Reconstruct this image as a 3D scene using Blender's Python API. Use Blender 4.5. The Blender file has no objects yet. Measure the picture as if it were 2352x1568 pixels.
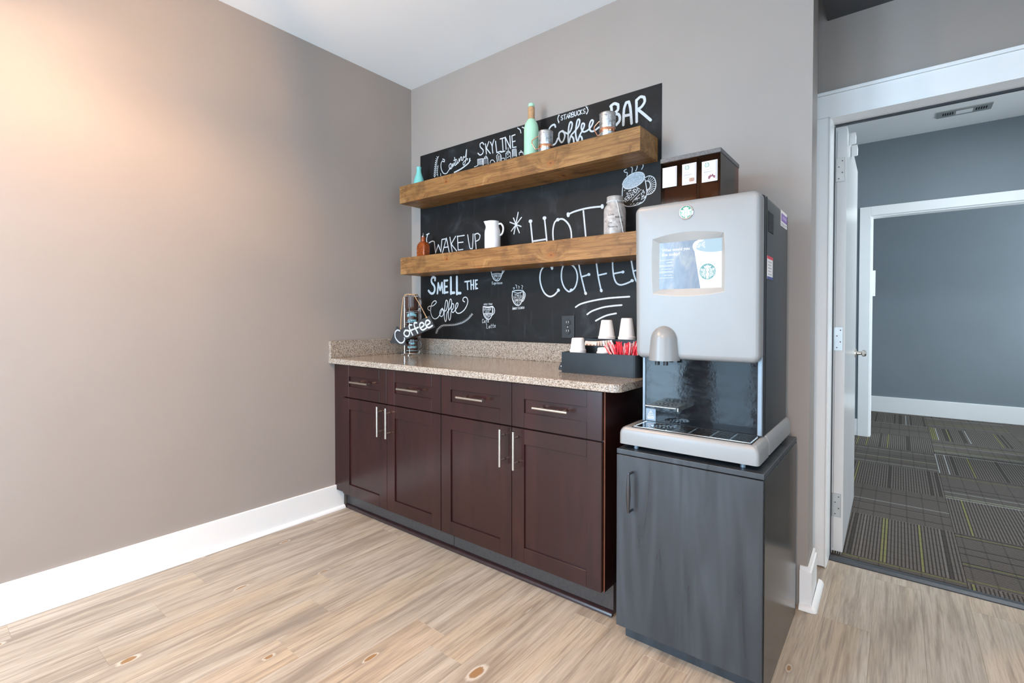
import bpy, bmesh, math, random
from mathutils import Vector
sc = bpy.context.scene
COL = sc.collection
PI = math.pi
rnd = random.Random(7)

# ------------------------------------------------------------------ camera
cam_d = bpy.data.cameras.new('camera')
cam = bpy.data.objects.new('camera', cam_d)
COL.objects.link(cam)
cam.location = (2.6571, -2.2449, 1.1557)
cam.rotation_euler = (math.radians(90 - 0.9905), 0, math.radians(38.2846))
cam_d.sensor_width = 36.0
cam_d.lens = 1126.7521 / 2352 * 36.0
cam_d.shift_y = -35.7564 / 2352
cam_d.clip_start = 0.02
sc.camera = cam

# ------------------------------------------------------------------ world, daylight, exposure
world = bpy.data.worlds.new('world')
sc.world = world
world.use_nodes = True
bg = world.node_tree.nodes['Background']
bg.inputs[0].default_value = (0.75, 0.87, 1.0, 1)
bg.inputs[1].default_value = 1.0

def area_light(name, loc, target, size, size_y, power, color):
    d = bpy.data.lights.new(name, 'AREA')
    d.shape = 'RECTANGLE'; d.size = size; d.size_y = size_y
    d.energy = power; d.color = color
    o = bpy.data.objects.new(name, d); COL.objects.link(o)
    o.location = loc
    o.rotation_euler = (Vector(target) - Vector(loc)).to_track_quat('-Z', 'Y').to_euler()
    return o

DAY = (0.54, 0.78, 1.0)
area_light('daylight_rear_window', (1.7, -3.62, 1.2), (1.4, 0, .8), .9, 2.2, 50, DAY)
area_light('daylight_rear_left_window', (.62, -3.62, 1.2), (.2, -1.6, .5), .95, 2.2, 135, DAY)
area_light('daylight_rear_right_added', (3.1, -3.62, 1.2), (2.9, 0, 1.2), 1.1, 2.2, 62, DAY)  # unseen source, added to brighten the door wall
area_light('daylight_side_window', (4.82, -2.1, 1.2), (0, -2.1, .9), 2.2, 2.2, 48, DAY)
area_light('daylight_hall_added', (5.75, 2.0, 1.5), (2.4, 2.2, 1.4), 1.7, 1.7, 90, (0.84, 0.93, 1.0))  # unseen daylight, added to light the hallway from the right
area_light('daylight_far_added', (5.75, 4.5, 1.5), (2.4, 4.5, 1.2), 1.1, 1.7, 190, (0.88, 0.95, 1.0))  # unseen daylight, added to light the far part of the hallway

sc.view_settings.view_transform = 'Standard'
sc.view_settings.look = 'None'
sc.view_settings.exposure = 0.06
sc.view_settings.gamma = 1.0
sc.view_settings.use_curve_mapping = False

# ------------------------------------------------------------------ materials
class NT:
    def __init__(s, name):
        s.m = bpy.data.materials.new(name); s.m.use_nodes = True
        s.t = s.m.node_tree; s.b = s.t.nodes['Principled BSDF']
    def n(s, typ, **kw):
        o = s.t.nodes.new('ShaderNode' + typ)
        for k, v in kw.items():
            if k.startswith('i_'):
                key = k[2:]; key = int(key) if key.isdigit() else key.replace('_', ' ')
                s.set(o.inputs[key], v)
            else: setattr(o, k, v)
        return o
    def set(s, sock, v):
        if hasattr(v, 'links') or isinstance(v, bpy.types.NodeSocket): s.t.links.new(v, sock)
        elif isinstance(v, tuple) and len(v) == 3 and sock.type == 'RGBA': sock.default_value = (*v, 1)
        else: sock.default_value = v
    def P(s, **kw):
        for k, v in kw.items(): s.set(s.b.inputs[k.replace('_', ' ')], v)
    def math(s, op, a, b=0.0, c=None):
        o = s.n('Math', operation=op); s.set(o.inputs[0], a); s.set(o.inputs[1], b)
        if c is not None: s.set(o.inputs[2], c)
        return o.outputs[0]
    def coord(s, scale=(1, 1, 1), offset=None, space='Object'):
        tc = s.n('TexCoord'); mp = s.n('Mapping'); s.t.links.new(tc.outputs[space], mp.inputs[0])
        mp.inputs['Scale'].default_value = scale
        if offset is not None: s.set(mp.inputs['Location'], offset)
        return mp.outputs[0]
    def noise(s, vec, scale, detail=3, rough=.55, dist=0):
        o = s.n('TexNoise'); s.set(o.inputs['Vector'], vec); o.inputs['Scale'].default_value = scale
        o.inputs['Detail'].default_value = detail; o.inputs['Roughness'].default_value = rough; o.inputs['Distortion'].default_value = dist
        return o.outputs[0]
    def ramp(s, fac, *stops):
        o = s.n('ValToRGB'); s.set(o.inputs[0], fac); e = o.color_ramp.elements
        while len(e) < len(stops): e.new(0.5)
        for q, (p, c) in zip(e, stops):
            q.position = p; q.color = (*c, 1) if isinstance(c, tuple) else (c, c, c, 1)
        return o.outputs[0]
    def mix(s, fac, a, b, blend='MIX'):
        o = s.n('MixRGB', blend_type=blend); s.set(o.inputs[0], fac); s.set(o.inputs[1], a); s.set(o.inputs[2], b)
        return o.outputs[0]
    def bump(s, h, strength=.2, dist=.002):
        o = s.n('Bump'); s.set(o.inputs['Height'], h); o.inputs['Strength'].default_value = strength; o.inputs['Distance'].default_value = dist
        s.t.links.new(o.outputs[0], s.b.inputs['Normal'])

def M(name, col, rough=.5, metal=0., spec=.5, var=.06, vscale=18., coat=0., bump=0., bscale=300.):
    k = NT(name)
    v = k.coord()
    nz = k.noise(v, vscale, 4)
    a = tuple(c * (1 - var) for c in col); b = tuple(min(1, c * (1 + var)) for c in col)
    k.P(Base_Color=k.ramp(nz, (.3, a), (.7, b)), Roughness=rough, Metallic=metal)
    k.b.inputs['Specular IOR Level'].default_value = spec
    k.b.inputs['Coat Weight'].default_value = coat
    if bump: k.bump(k.noise(v, bscale, 2), bump)
    return k.m

def m_emit(name, col, strength):
    k = NT(name); k.P(Base_Color=(0.01, 0.01, 0.01), Emission_Color=col, Emission_Strength=strength, Roughness=.3)
    return k.m

WALL = M('greige_wall_paint', (.338, .300, .272), .42, spec=.35, var=.02, vscale=3, bump=.05, bscale=420)
WALL2 = M('blue_grey_hall_paint', (.20, .235, .262), .5, spec=.3, var=.03, vscale=3, bump=.04, bscale=420)
CEIL = M('ceiling_white_paint', (.84, .85, .85), .8, var=.015, vscale=2)
DARKCEIL = M('charcoal_soffit_paint', (.075, .078, .084), .6, var=.03)
TRIM = M('white_trim_paint', (.86, .87, .87), .32, var=.015, vscale=5)
DOORW = M('white_door_enamel', (.74, .75, .75), .22, var=.02, vscale=4)
STEEL = M('brushed_nickel', (.62, .58, .52), .28, metal=1, var=.05, vscale=60)
CHROME = M('chrome', (.8, .8, .8), .1, metal=1, var=.02)
GALV = None
COPPER = M('copper', (.82, .40, .24), .22, metal=1, var=.1, vscale=40)
BLACKP = M('black_plastic', (.018, .019, .021), .35, var=.2, vscale=20)
CADDYB = M('black_caddy_board', (.014, .017, .020), .34, spec=.3, var=.25, vscale=14)
BLACKM = M('black_painted_metal', (.020, .022, .025), .38, var=.12, vscale=30, bump=.06, bscale=700)
GREYRAIL = M('blue_grey_rail', (.20, .24, .28), .35, metal=.4, var=.05)
SILVER = M('silver_machine_paint', (.245, .25, .25), .36, metal=.1, spec=.5, var=.02, vscale=6)
BEZEL = M('grey_screen_bezel', (.36, .36, .35), .35, metal=.2, var=.03)
CHALK = M('white_chalk_marker', (.60, .615, .625), .85, spec=.2, var=.18, vscale=260)
CHALKD = M('pale_chalk_fill', (.40, .44, .48), .9, var=.35, vscale=180)
MINT = M('mint_green_paint', (.43, .70, .50), .5, var=.03)
TEAL = M('aqua_painted_glass', (.22, .62, .56), .2, var=.03)
TWINE = M('jute_twine', (.55, .33, .17), .9, var=.3, vscale=250, bump=.6, bscale=500)
WHITEC = M('white_ceramic', (.80, .78, .77), .12, var=.02, coat=.5)
FOAM = M('white_foam_cup', (.82, .77, .74), .75, var=.03, vscale=200)
PAPER = M('white_printed_paper', (.80, .77, .76), .6, var=.02)
PAPERTAN = M('tan_sugar_packet', (.66, .52, .44), .7, var=.12, vscale=60)
RED = M('red_stir_straw', (.72, .02, .04), .35, var=.15, vscale=80)
REDP = M('pale_red_stir_straw', (.85, .42, .42), .35, var=.2, vscale=80)
INK = M('dark_print', (.09, .06, .05), .7, var=.2)
INKG = M('grey_print', (.35, .33, .33), .7, var=.1)
GREEN = M('deep_green_print', (.01, .20, .11), .4, var=.08)
PURPLE = M('purple_print', (.24, .12, .42), .5, var=.1)
MAROON = M('maroon_print', (.22, .07, .10), .6, var=.4, vscale=400)
BROWNP = M('brown_print', (.36, .22, .16), .6, var=.4, vscale=400)
REDL = M('red_label_print', (.70, .05, .07), .5)
BLUEL = M('navy_label_print', (.05, .07, .25), .5)
MUGB = M('brown_glazed_mug', (.055, .024, .016), .16, var=.25, vscale=30, coat=.4)
MUGT = M('aqua_mug_print', (.24, .55, .62), .4, var=.1)
SLATE = M('chalkboard_sign', (.035, .035, .037), .75, var=.15)
RUBBER = M('black_rubber_strip', (.035, .04, .048), .45, var=.2, vscale=80)
DARKHOLE = M('dark_opening', (.006, .006, .006), .9)
BRASSY = M('hinge_plate_metal', (.55, .56, .55), .35, metal=.8, var=.05)
LAMPMETAL = M('dark_bronze_lamp_metal', (.03, .025, .02), .4, metal=.8)

k = NT('galvanised_steel')
v = k.coord()
vo = k.n('TexVoronoi'); k.set(vo.inputs['Vector'], v); vo.inputs['Scale'].default_value = 110
k.P(Base_Color=k.ramp(k.mix(.5, vo.outputs['Color'], k.noise(v, 160, 3)), (.25, (.34, .34, .34)), (.7, (.74, .73, .72))), Roughness=.34, Metallic=.9)
GALV = k.m

# vinyl plank
k = NT('vinyl_oak_plank')
oi = k.n('ObjectInfo'); rn = oi.outputs['Random']
off = k.n('CombineXYZ'); k.set(off.inputs[0], k.math('MULTIPLY', rn, 37.0)); k.set(off.inputs[1], k.math('MULTIPLY', rn, 91.0))
vec = k.n('VectorMath', operation='ADD'); k.set(vec.inputs[0], k.coord()); k.set(vec.inputs[1], off.outputs[0])
def sc_noise(sx, sy, detail, rough, dist=0.):
    w = k.n('VectorMath', operation='MULTIPLY'); k.set(w.inputs[0], vec.outputs[0]); w.inputs[1].default_value = (sx, sy, 1)
    return k.noise(w.outputs[0], 1.0, detail, rough, dist)
vk = k.n('TexVoronoi', feature='F1', voronoi_dimensions='2D'); wk = k.n('VectorMath', operation='MULTIPLY'); k.set(wk.inputs[0], vec.outputs[0]); wk.inputs[1].default_value = (4.2, 1.9, 1)
k.set(vk.inputs['Vector'], wk.outputs[0]); vk.inputs['Scale'].default_value = 1.0
fine = sc_noise(190, 7, 4, .65); mid = sc_noise(48, 2.2, 5, .62, .5); broad = sc_noise(13, 1.0, 4, .6, .9); tone = sc_noise(5, .8, 2, .5)
kd = k.math('ADD', vk.outputs['Distance'], k.math('MULTIPLY', k.math('SUBTRACT', mid, .5), .10))
c = k.ramp(broad, (.30, (.30, .255, .205)), (.46, (.42, .36, .29)), (.60, (.485, .425, .35)), (.78, (.545, .49, .415)))
c = k.mix(k.ramp(tone, (.50, 0.0), (.70, .55)), c, (.50, .385, .25))
c = k.mix(k.ramp(k.math('FRACT', k.math('MULTIPLY', rn, 7.31)), (.86, 0.0), (.99, .5)), c, (.50, .35, .20))
c = k.mix(k.ramp(broad, (.28, .65), (.45, 0.0)), c, (.245, .205, .17))
c = k.mix(k.ramp(mid, (.34, .70), (.51, 0.0)), c, (.225, .18, .142))
c = k.mix(k.ramp(fine, (.34, .42), (.54, 0.0)), c, (.24, .185, .135))
c = k.mix(k.ramp(fine, (.58, 0.0), (.75, .30)), c, (.60, .545, .465))
sk = k.n('SeparateColor'); k.set(sk.inputs[0], vk.outputs['Color'])
has = k.math('GREATER_THAN', sk.outputs[0], .50)
kd = k.math('MULTIPLY', kd, k.math('ADD', k.math('MULTIPLY', sk.outputs[1], 1.2), .8))
c = k.mix(k.math('MULTIPLY', has, k.ramp(kd, (.05, .60), (.22, 0.0))), c, (.27, .215, .165))
c = k.mix(k.math('MULTIPLY', has, k.ramp(kd, (.046, .0), (.056, .85), (.066, .75), (.085, 0.0))), c, (.60, .55, .47))
c = k.mix(k.math('MULTIPLY', has, k.ramp(kd, (.030, .95), (.048, .8), (.054, 0.0))), c, (.30, .165, .07))
k.P(Base_Color=c, Roughness=k.ramp(fine, (.3, .52), (.7, .38)))
k.b.inputs['Specular IOR Level'].default_value = .4
k.bump(fine, .12, .001)
PLANK = k.m

# stained pine shelf board (grain along x)
def pine(name):
    k = NT(name)
    v = k.coord((1, 1, 1))
    sp = k.n('SeparateXYZ'); k.set(sp.inputs[0], v)
    vk = k.n('TexVoronoi', feature='F1', voronoi_dimensions='2D'); ck = k.n('CombineXYZ')
    k.set(ck.inputs[0], k.math('MULTIPLY', sp.outputs[0], 4.3)); k.set(ck.inputs[1], k.math('ADD', k.math('MULTIPLY', sp.outputs[2], 7.0), k.math('MULTIPLY', sp.outputs[1], 2.0)))
    k.set(vk.inputs['Vector'], ck.outputs[0]); vk.inputs['Scale'].default_value = 1.0; vk.inputs['Randomness'].default_value = .85
    d = k.math('ADD', vk.outputs['Distance'], k.math('MULTIPLY', k.noise(v, 30, 2), .05))
    w = k.n('VectorMath', operation='MULTIPLY'); k.set(w.inputs[0], v); w.inputs[1].default_value = (1.5, 24, 24)
    cb = k.n('CombineXYZ'); k.set(cb.inputs[2], k.ramp(d, (.03, 1.0), (.42, 0.0)))
    warp = k.n('VectorMath', operation='MULTIPLY_ADD'); k.set(warp.inputs[0], cb.outputs[0]); warp.inputs[1].default_value = (0, 0, 1.5); k.set(warp.inputs[2], w.outputs[0])
    g = k.noise(warp.outputs[0], 1.0, 5, .6, .7)
    ring = k.math('FRACT', k.math('MULTIPLY', g, 9.0))
    fine = k.n('VectorMath', operation='MULTIPLY'); k.set(fine.inputs[0], v); fine.inputs[1].default_value = (6, 210, 210)
    g2 = k.noise(fine.outputs[0], 1.0, 3)
    c = k.ramp(g, (.28, (.13, .057, .018)), (.42, (.25, .118, .037)), (.56, (.345, .175, .060)), (.72, (.42, .235, .092)))
    c = k.mix(k.ramp(ring, (.0, .0), (.72, .10), (.95, .55), (1.0, .0)), c, (.12, .050, .016))
    c = k.mix(k.ramp(g2, (.30, .60), (.52, 0.0)), c, (.085, .036, .012))
    c = k.mix(k.ramp(k.noise(v, 6.5, 4, .6), (.54, 0.0), (.70, .60)), c, (.075, .034, .013))
    c = k.mix(k.ramp(d, (.085, .75), (.15, 0.0)), c, (.30, .105, .026))
    c = k.mix(k.ramp(d, (.040, .9), (.070, 0.0)), c, (.075, .026, .010))
    k.P(Base_Color=c, Roughness=.5); k.bump(g2, .1, .001)
    k.b.inputs['Specular IOR Level'].default_value = .3
    return k.m
PINE = pine('stained_pine')

# dark cherry cabinet
k = NT('dark_cherry_stain')
v = k.coord((9, 9, 1.2))
g = k.noise(v, 2.0, 6, .6, .8)
g2 = k.noise(k.coord((140, 140, 5)), 1.0, 2)
c = k.ramp(g, (.3, (.015, .0040, .0038)), (.52, (.023, .0058, .0052)), (.72, (.036, .0085, .0070)))
c = k.mix(k.ramp(g2, (.35, .22), (.55, 0.0)), c, (.020, .006, .006))
k.P(Base_Color=c, Roughness=.26); k.b.inputs['Specular IOR Level'].default_value = .5; k.b.inputs['Coat Weight'].default_value = .12; k.b.inputs['Coat Roughness'].default_value = .18
CHERRY = k.m
TOEK = M('dark_laminate_toe_kick', (.055, .045, .042), .4, var=.2, vscale=120)
EDGE = M('raw_stained_panel_edge', (.16, .05, .02), .5, var=.2)

# quartz counter
k = NT('speckled_quartz')
v = k.coord()
a = k.n('TexVoronoi'); k.set(a.inputs['Vector'], v); a.inputs['Scale'].default_value = 290
b = k.n('TexVoronoi'); k.set(b.inputs['Vector'], v); b.inputs['Scale'].default_value = 460
s1 = k.n('SeparateColor'); k.set(s1.inputs[0], a.outputs['Color'])
s2 = k.n('SeparateColor'); k.set(s2.inputs[0], b.outputs['Color'])
c = k.ramp(s2.outputs[0], (.0, (.24, .19, .145)), (.4, (.33, .27, .215)), (.8, (.39, .325, .265)), (1.0, (.47, .41, .35)))
c = k.mix(k.math('GREATER_THAN', s1.outputs[0], .86), c, (.50, .45, .39))
c = k.mix(k.math('LESS_THAN', s1.outputs[0], .10), c, (.10, .075, .058))
c = k.mix(k.math('LESS_THAN', s2.outputs[1], .08), c, (.09, .065, .05))
k.P(Base_Color=c, Roughness=.13); k.b.inputs['Specular IOR Level'].default_value = .5
QUARTZ = k.m

# chalkboard
k = NT('chalkboard_paint')
v = k.coord()
sm = k.noise(k.coord((2.2, 1, 3.2)), 1.6, 4, .55, 1.5)
st = k.noise(k.coord((18, 1, 2.0)), 2.0, 3)
c = k.ramp(sm, (.42, (.0085, .0080, .0078)), (.60, (.013, .013, .0135)), (.78, (.040, .044, .050)))
c = k.mix(k.ramp(st, (.60, 0.0), (.80, .12)), c, (.16, .17, .18))
k.P(Base_Color=c, Roughness=.55); k.b.inputs['Specular IOR Level'].default_value = .25
BOARD = k.m

# black laminate with wiping streaks; bluish lift in the colour stands for window reflection
def blacklam(name, lo, hi):
    k = NT(name)
    st = k.noise(k.coord((9, 9, .7)), 1.6, 4, .5, 1.6)
    k.P(Base_Color=k.ramp(st, (.3, lo), (.7, hi)), Roughness=k.ramp(st, (.3, .26), (.7, .44)))
    k.b.inputs['Specular IOR Level'].default_value = .55
    return k.m
BLACKL = blacklam('black_laminate_wiped_sheen', (.022, .026, .031), (.044, .052, .061))
BLACKS = M('black_laminate', (.015, .0155, .016), .22, var=.15, vscale=10)

# glossy black splash panel
k = NT('glossy_black_splash_panel')
v = k.coord()
k.P(Base_Color=(.006, .008, .011), Roughness=k.ramp(k.noise(k.coord((3, 1, 9)), 3.0, 4, .6, 1.5), (.35, .04), (.7, .13)))
k.bump(k.noise(v, 34, 3), .07, .003)
k.b.inputs['Specular IOR Level'].default_value = .22
SPLASH = k.m

# smoked acrylic, amber glass, clear-ish panes: thin-walled look through mixed transparency
def tinted(name, col, gloss=.12, rough=.05):
    k = NT(name)
    tr = k.n('BsdfTransparent'); tr.inputs[0].default_value = (*col, 1)
    gl = k.n('BsdfGlossy'); gl.inputs['Roughness'].default_value = rough
    fr = k.n('Fresnel'); fr.inputs[0].default_value = 1.45
    k.set(tr.inputs[0], k.ramp(k.noise(k.coord(), 8, 2), (.2, tuple(c * .95 for c in col)), (.8, col)))
    mx = k.n('MixShader'); k.t.links.new(fr.outputs[0], mx.inputs[0]); k.t.links.new(tr.outputs[0], mx.inputs[1]); k.t.links.new(gl.outputs[0], mx.inputs[2])
    k.t.links.new(mx.outputs[0], k.t.nodes['Material Output'].inputs[0])
    return k.m
SMOKE = tinted('smoked_brown_acrylic', (.72, .48, .34))
PANE = tinted('window_glass', (.97, .985, .99))
k = NT('amber_glass')
k.P(Base_Color=k.ramp(k.noise(k.coord(), 60, 2), (.3, (.30, .055, .008)), (.7, (.50, .11, .015))), Roughness=.08)
k.b.inputs['Transmission Weight'].default_value = .35
k.bump(k.noise(k.coord(), 140, 2), .6, .004)
AMBER = k.m
k = NT('frosted_jar_glass')
k.P(Base_Color=k.ramp(k.noise(k.coord(), 45, 4), (.35, (.40, .35, .32)), (.7, (.66, .62, .59))), Roughness=.3)
k.b.inputs['Transmission Weight'].default_value = .12
JARG = k.m

# carpet tile (ribs along local y)
k = NT('ribbed_carpet_tile')
oi = k.n('ObjectInfo')
tc = k.n('TexCoord'); sp = k.n('SeparateXYZ'); k.t.links.new(tc.outputs['Object'], sp.inputs[0])
u = k.math('DIVIDE', sp.outputs[0], .0140)
fl = k.math('FLOOR', u); fr = k.math('FRACT', u)
wn = k.n('TexWhiteNoise', noise_dimensions='2D'); cb = k.n('CombineXYZ'); k.set(cb.inputs[0], fl); k.set(cb.inputs[1], k.math('MULTIPLY', oi.outputs['Random'], 50.0)); k.set(wn.inputs['Vector'], cb.outputs[0])
rv = wn.outputs['Value']
ribc = k.ramp(rv, (.0, (.065, .058, .052)), (.12, (.135, .12, .108)), (.93, (.165, .148, .134)), (.94, (.20, .195, .085)), (.965, (.20, .195, .09)), (.975, (.32, .325, .315)), (1.0, (.33, .33, .32)))
ribc.node.color_ramp.interpolation = 'CONSTANT'
groove = k.ramp(k.math('ABSOLUTE', k.math('SUBTRACT', fr, .5)), (.26, 0.0), (.36, 1.0))
yy = k.math('FRACT', k.math('ADD', k.math('MULTIPLY', sp.outputs[1], 13.0), k.math('MULTIPLY', oi.outputs['Random'], 9.0)))
cross = k.math('MULTIPLY', k.math('LESS_THAN', yy, .08), .32)
c = k.mix(groove, ribc, (.045, .040, .036))
c = k.mix(cross, c, (.02, .019, .019))
c = k.mix(.5, c, k.mix(1.0, c, k.ramp(k.noise(tc.outputs['Object'], 420, 2), (.3, .4), (.7, 1.4)), 'MULTIPLY'))
k.P(Base_Color=c, Roughness=.95); k.b.inputs['Specular IOR Level'].default_value = .1
k.bump(k.noise(tc.outputs['Object'], 500, 2), .4, .002)
CARPET = k.m

# screen background
k = NT('screen_backlight_pattern')
st = k.noise(k.coord((26, 1, 9)), 1.0, 4, .6, .6)
c = k.ramp(st, (.25, (.12, .16, .25)), (.5, (.24, .30, .42)), (.75, (.50, .50, .49)))
k.P(Base_Color=(.01, .01, .01), Emission_Color=c, Emission_Strength=1.0, Roughness=.2)
SCREENBG = k.m
SCRW = m_emit('screen_white', (.88, .94, 1.0), 1.15)
SCRG = m_emit('screen_green', (.08, .30, .30), 1.1)
SCRS = m_emit('screen_steel_blue', (.30, .42, .50), 1.3)
BULB = m_emit('warm_bulb', (1.0, .60, .33), 1600)
LENS = m_emit('warm_downlight_lens', (1.0, .66, .40), 14)

# ------------------------------------------------------------------ mesh helpers
ORG = {}
def bm_new(): return bmesh.new()
def box(bm, x0, x1, y0, y1, z0, z1, bev=0., seg=2):
    vs = [bm.verts.new((x, y, z)) for x in (x0, x1) for y in (y0, y1) for z in (z0, z1)]
    fs = [bm.faces.new([vs[i] for i in q]) for q in ((0, 1, 3, 2), (4, 6, 7, 5), (0, 4, 5, 1), (2, 3, 7, 6), (0, 2, 6, 4), (1, 5, 7, 3))]
    if bev > 0:
        es = list({e for f in fs for e in f.edges})
        bmesh.ops.bevel(bm, geom=es, offset=bev, segments=seg, affect='EDGES', profile=.5)
    return bm
def lathe(bm, prof, c=(0, 0, 0), seg=32, cap=True):
    rings = []
    for r, z in prof:
        if r < 1e-6: rings.append([bm.verts.new((c[0], c[1], c[2] + z))])
        else: rings.append([bm.verts.new((c[0] + r * math.cos(2 * PI * i / seg), c[1] + r * math.sin(2 * PI * i / seg), c[2] + z)) for i in range(seg)])
    for a, b in zip(rings, rings[1:]):
        for i in range(seg):
            j = (i + 1) % seg
            if len(a) == 1 and len(b) == 1: continue
            if len(a) == 1: bm.faces.new((a[0], b[j], b[i]))
            elif len(b) == 1: bm.faces.new((a[i], a[j], b[0]))
            else: bm.faces.new((a[i], a[j], b[j], b[i]))
    if cap:
        if len(rings[0]) > 1: bm.faces.new(rings[0][::-1])
        if len(rings[-1]) > 1: bm.faces.new(rings[-1])
    return bm
def tube(bm, pts, r, seg=8, closed=False):
    pts = [Vector(p) for p in pts]; n = len(pts); rings = []
    rr = r if isinstance(r, (list, tuple)) else [r] * n
    up = None
    for i, p in enumerate(pts):
        a = pts[i - 1] if (i > 0 or closed) else p
        b = pts[(i + 1) % n] if (i < n - 1 or closed) else p
        t = (b - a).normalized()
        if up is None: up = Vector((0, 0, 1)) if abs(t.z) < .9 else Vector((1, 0, 0))
        s = t.cross(up).normalized(); up = s.cross(t).normalized()
        rings.append([bm.verts.new(p + rr[i] * (math.cos(2 * PI * k / seg) * s + math.sin(2 * PI * k / seg) * up)) for k in range(seg)])
    m = n if closed else n - 1
    for i in range(m):
        a, b = rings[i], rings[(i + 1) % n]
        for k in range(seg):
            bm.faces.new((a[k], a[(k + 1) % seg], b[(k + 1) % seg], b[k]))
    if not closed:
        bm.faces.new(rings[0][::-1]); bm.faces.new(rings[-1])
    return bm
def prism(bm, poly, mapf, d0, d1):
    """poly: list of (a,b); mapf(a,b,d) -> xyz"""
    lo = [bm.verts.new(mapf(a, b, d0)) for a, b in poly]; hi = [bm.verts.new(mapf(a, b, d1)) for a, b in poly]
    bm.faces.new(lo); bm.faces.new(hi[::-1])
    n = len(poly)
    for i in range(n): bm.faces.new((lo[i], hi[i], hi[(i + 1) % n], lo[(i + 1) % n]))
    return bm
XZ = lambda a, b, d: (a, d, b)
XY = lambda a, b, d: (a, b, d)
YZ = lambda a, b, d: (d, a, b)
def obj(name, bm, mat, parent=None, smooth=False, origin=None):
    bmesh.ops.recalc_face_normals(bm, faces=bm.faces)
    o0 = Vector(origin) if origin is not None else (ORG[parent.name] if parent is not None else Vector((0, 0, 0)))
    for v in bm.verts: v.co -= o0
    me = bpy.data.meshes.new(name); bm.to_mesh(me); bm.free()
    me.materials.append(mat)
    if smooth:
        for p in me.polygons: p.use_smooth = True
        me.set_sharp_from_angle(angle=math.radians(40))
    o = bpy.data.objects.new(name, me); COL.objects.link(o)
    if parent is not None:
        o.parent = parent; o.location = o0 - ORG[parent.name]
    else: o.location = o0
    ORG[o.name] = o0.copy()
    return o
def thing(name, loc, label, cat, group=None):
    o = bpy.data.objects.new(name, None); COL.objects.link(o); o.location = loc
    o.empty_display_size = .05
    o['label'] = label; o['category'] = cat
    if group: o['group'] = group
    ORG[o.name] = Vector(loc)
    return o
def tag(o, label, cat, group=None):
    o['label'] = label; o['category'] = cat
    if group: o['group'] = group
    return o
def struct(o, label=None):
    o['kind'] = 'structure'
    if label: o['label'] = label
    return o
def lab(o, label): o['label'] = label; return o
def text_bm(s, size, width=None, bold=0.0, res=2):
    """text as a flat mesh, origin at its lower left; returns list of (verts, faces) in 2D"""
    cu = bpy.data.curves.new('t', 'FONT'); cu.body = s; cu.size = size; cu.offset = bold; cu.resolution_u = res
    ob = bpy.data.objects.new('t', cu); COL.objects.link(ob)
    dg = bpy.context.evaluated_depsgraph_get(); me = bpy.data.meshes.new_from_object(ob.evaluated_get(dg))
    vs = [tuple(v.co[:2]) for v in me.vertices]; fs = [tuple(p.vertices) for p in me.polygons]
    bpy.data.objects.remove(ob); bpy.data.curves.remove(cu); bpy.data.meshes.remove(me)
    x0 = min(v[0] for v in vs); x1 = max(v[0] for v in vs)
    k = 1 if width is None else width / (x1 - x0)
    return [((x - x0) * k, y * (1 if width is None else min(k, 1.6))) for x, y in vs], fs
def put_text(bm, tx, f):
    vs, fs = tx
    nv = [bm.verts.new(f(x, y)) for x, y in vs]
    for q in fs:
        try: bm.faces.new([nv[i] for i in q])
        except ValueError: pass
def catmull(p, closed=False, n=6):
    if len(p) < 3: return p
    out = []
    for i in range(len(p) - 1):
        a = p[max(i - 1, 0)]; b = p[i]; c = p[i + 1]; d = p[min(i + 2, len(p) - 1)]
        for k in range(n):
            t = k / n
            out.append(tuple(.5 * ((2 * b[j]) + (-a[j] + c[j]) * t + (2 * a[j] - 5 * b[j] + 4 * c[j] - d[j]) * t * t + (-a[j] + 3 * b[j] - 3 * c[j] + d[j]) * t ** 3) for j in range(2)))
    out.append(p[-1]); return out
RIB = [0]
def ribbon(bm, pts, w, f, cap=True, nrm=(0, -1, 0)):
    """flat chalk stroke through 2D points; f maps (a,b) to a 3D vertex; every piece gets its own tiny lift"""
    pts = [p for i, p in enumerate(pts) if i == 0 or math.dist(p, pts[i - 1]) > 1e-7]
    n = len(pts)
    if n < 2: return
    nv = Vector(nrm)
    def lift():
        RIB[0] = (RIB[0] + 1) % 47
        return RIB[0] * 6e-6
    L = []; R = []; e0 = lift()
    for i in range(n):
        a = pts[max(i - 1, 0)]; b = pts[min(i + 1, n - 1)]
        dx, dy = b[0] - a[0], b[1] - a[1]; l = math.hypot(dx, dy) or 1
        nx, ny = -dy / l * w / 2, dx / l * w / 2
        o = nv * (e0 + i * 2.5e-6)
        L.append(bm.verts.new(Vector(f(pts[i][0] + nx, pts[i][1] + ny)) + o)); R.append(bm.verts.new(Vector(f(pts[i][0] - nx, pts[i][1] - ny)) + o))
    for i in range(n - 1): bm.faces.new((L[i], R[i], R[i + 1], L[i + 1]))
    if cap:
        for e, q in ((0, 1), (n - 1, n - 2)):
            ang = math.atan2(pts[e][1] - pts[q][1], pts[e][0] - pts[q][0]); o = nv * (e0 + e * 2.5e-6)
            arc = [bm.verts.new(Vector(f(pts[e][0] + w / 2 * math.cos(ang + PI / 2 - PI * i / 6), pts[e][1] + w / 2 * math.sin(ang + PI / 2 - PI * i / 6))) + o) for i in range(7)]
            bm.faces.new(arc)
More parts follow.
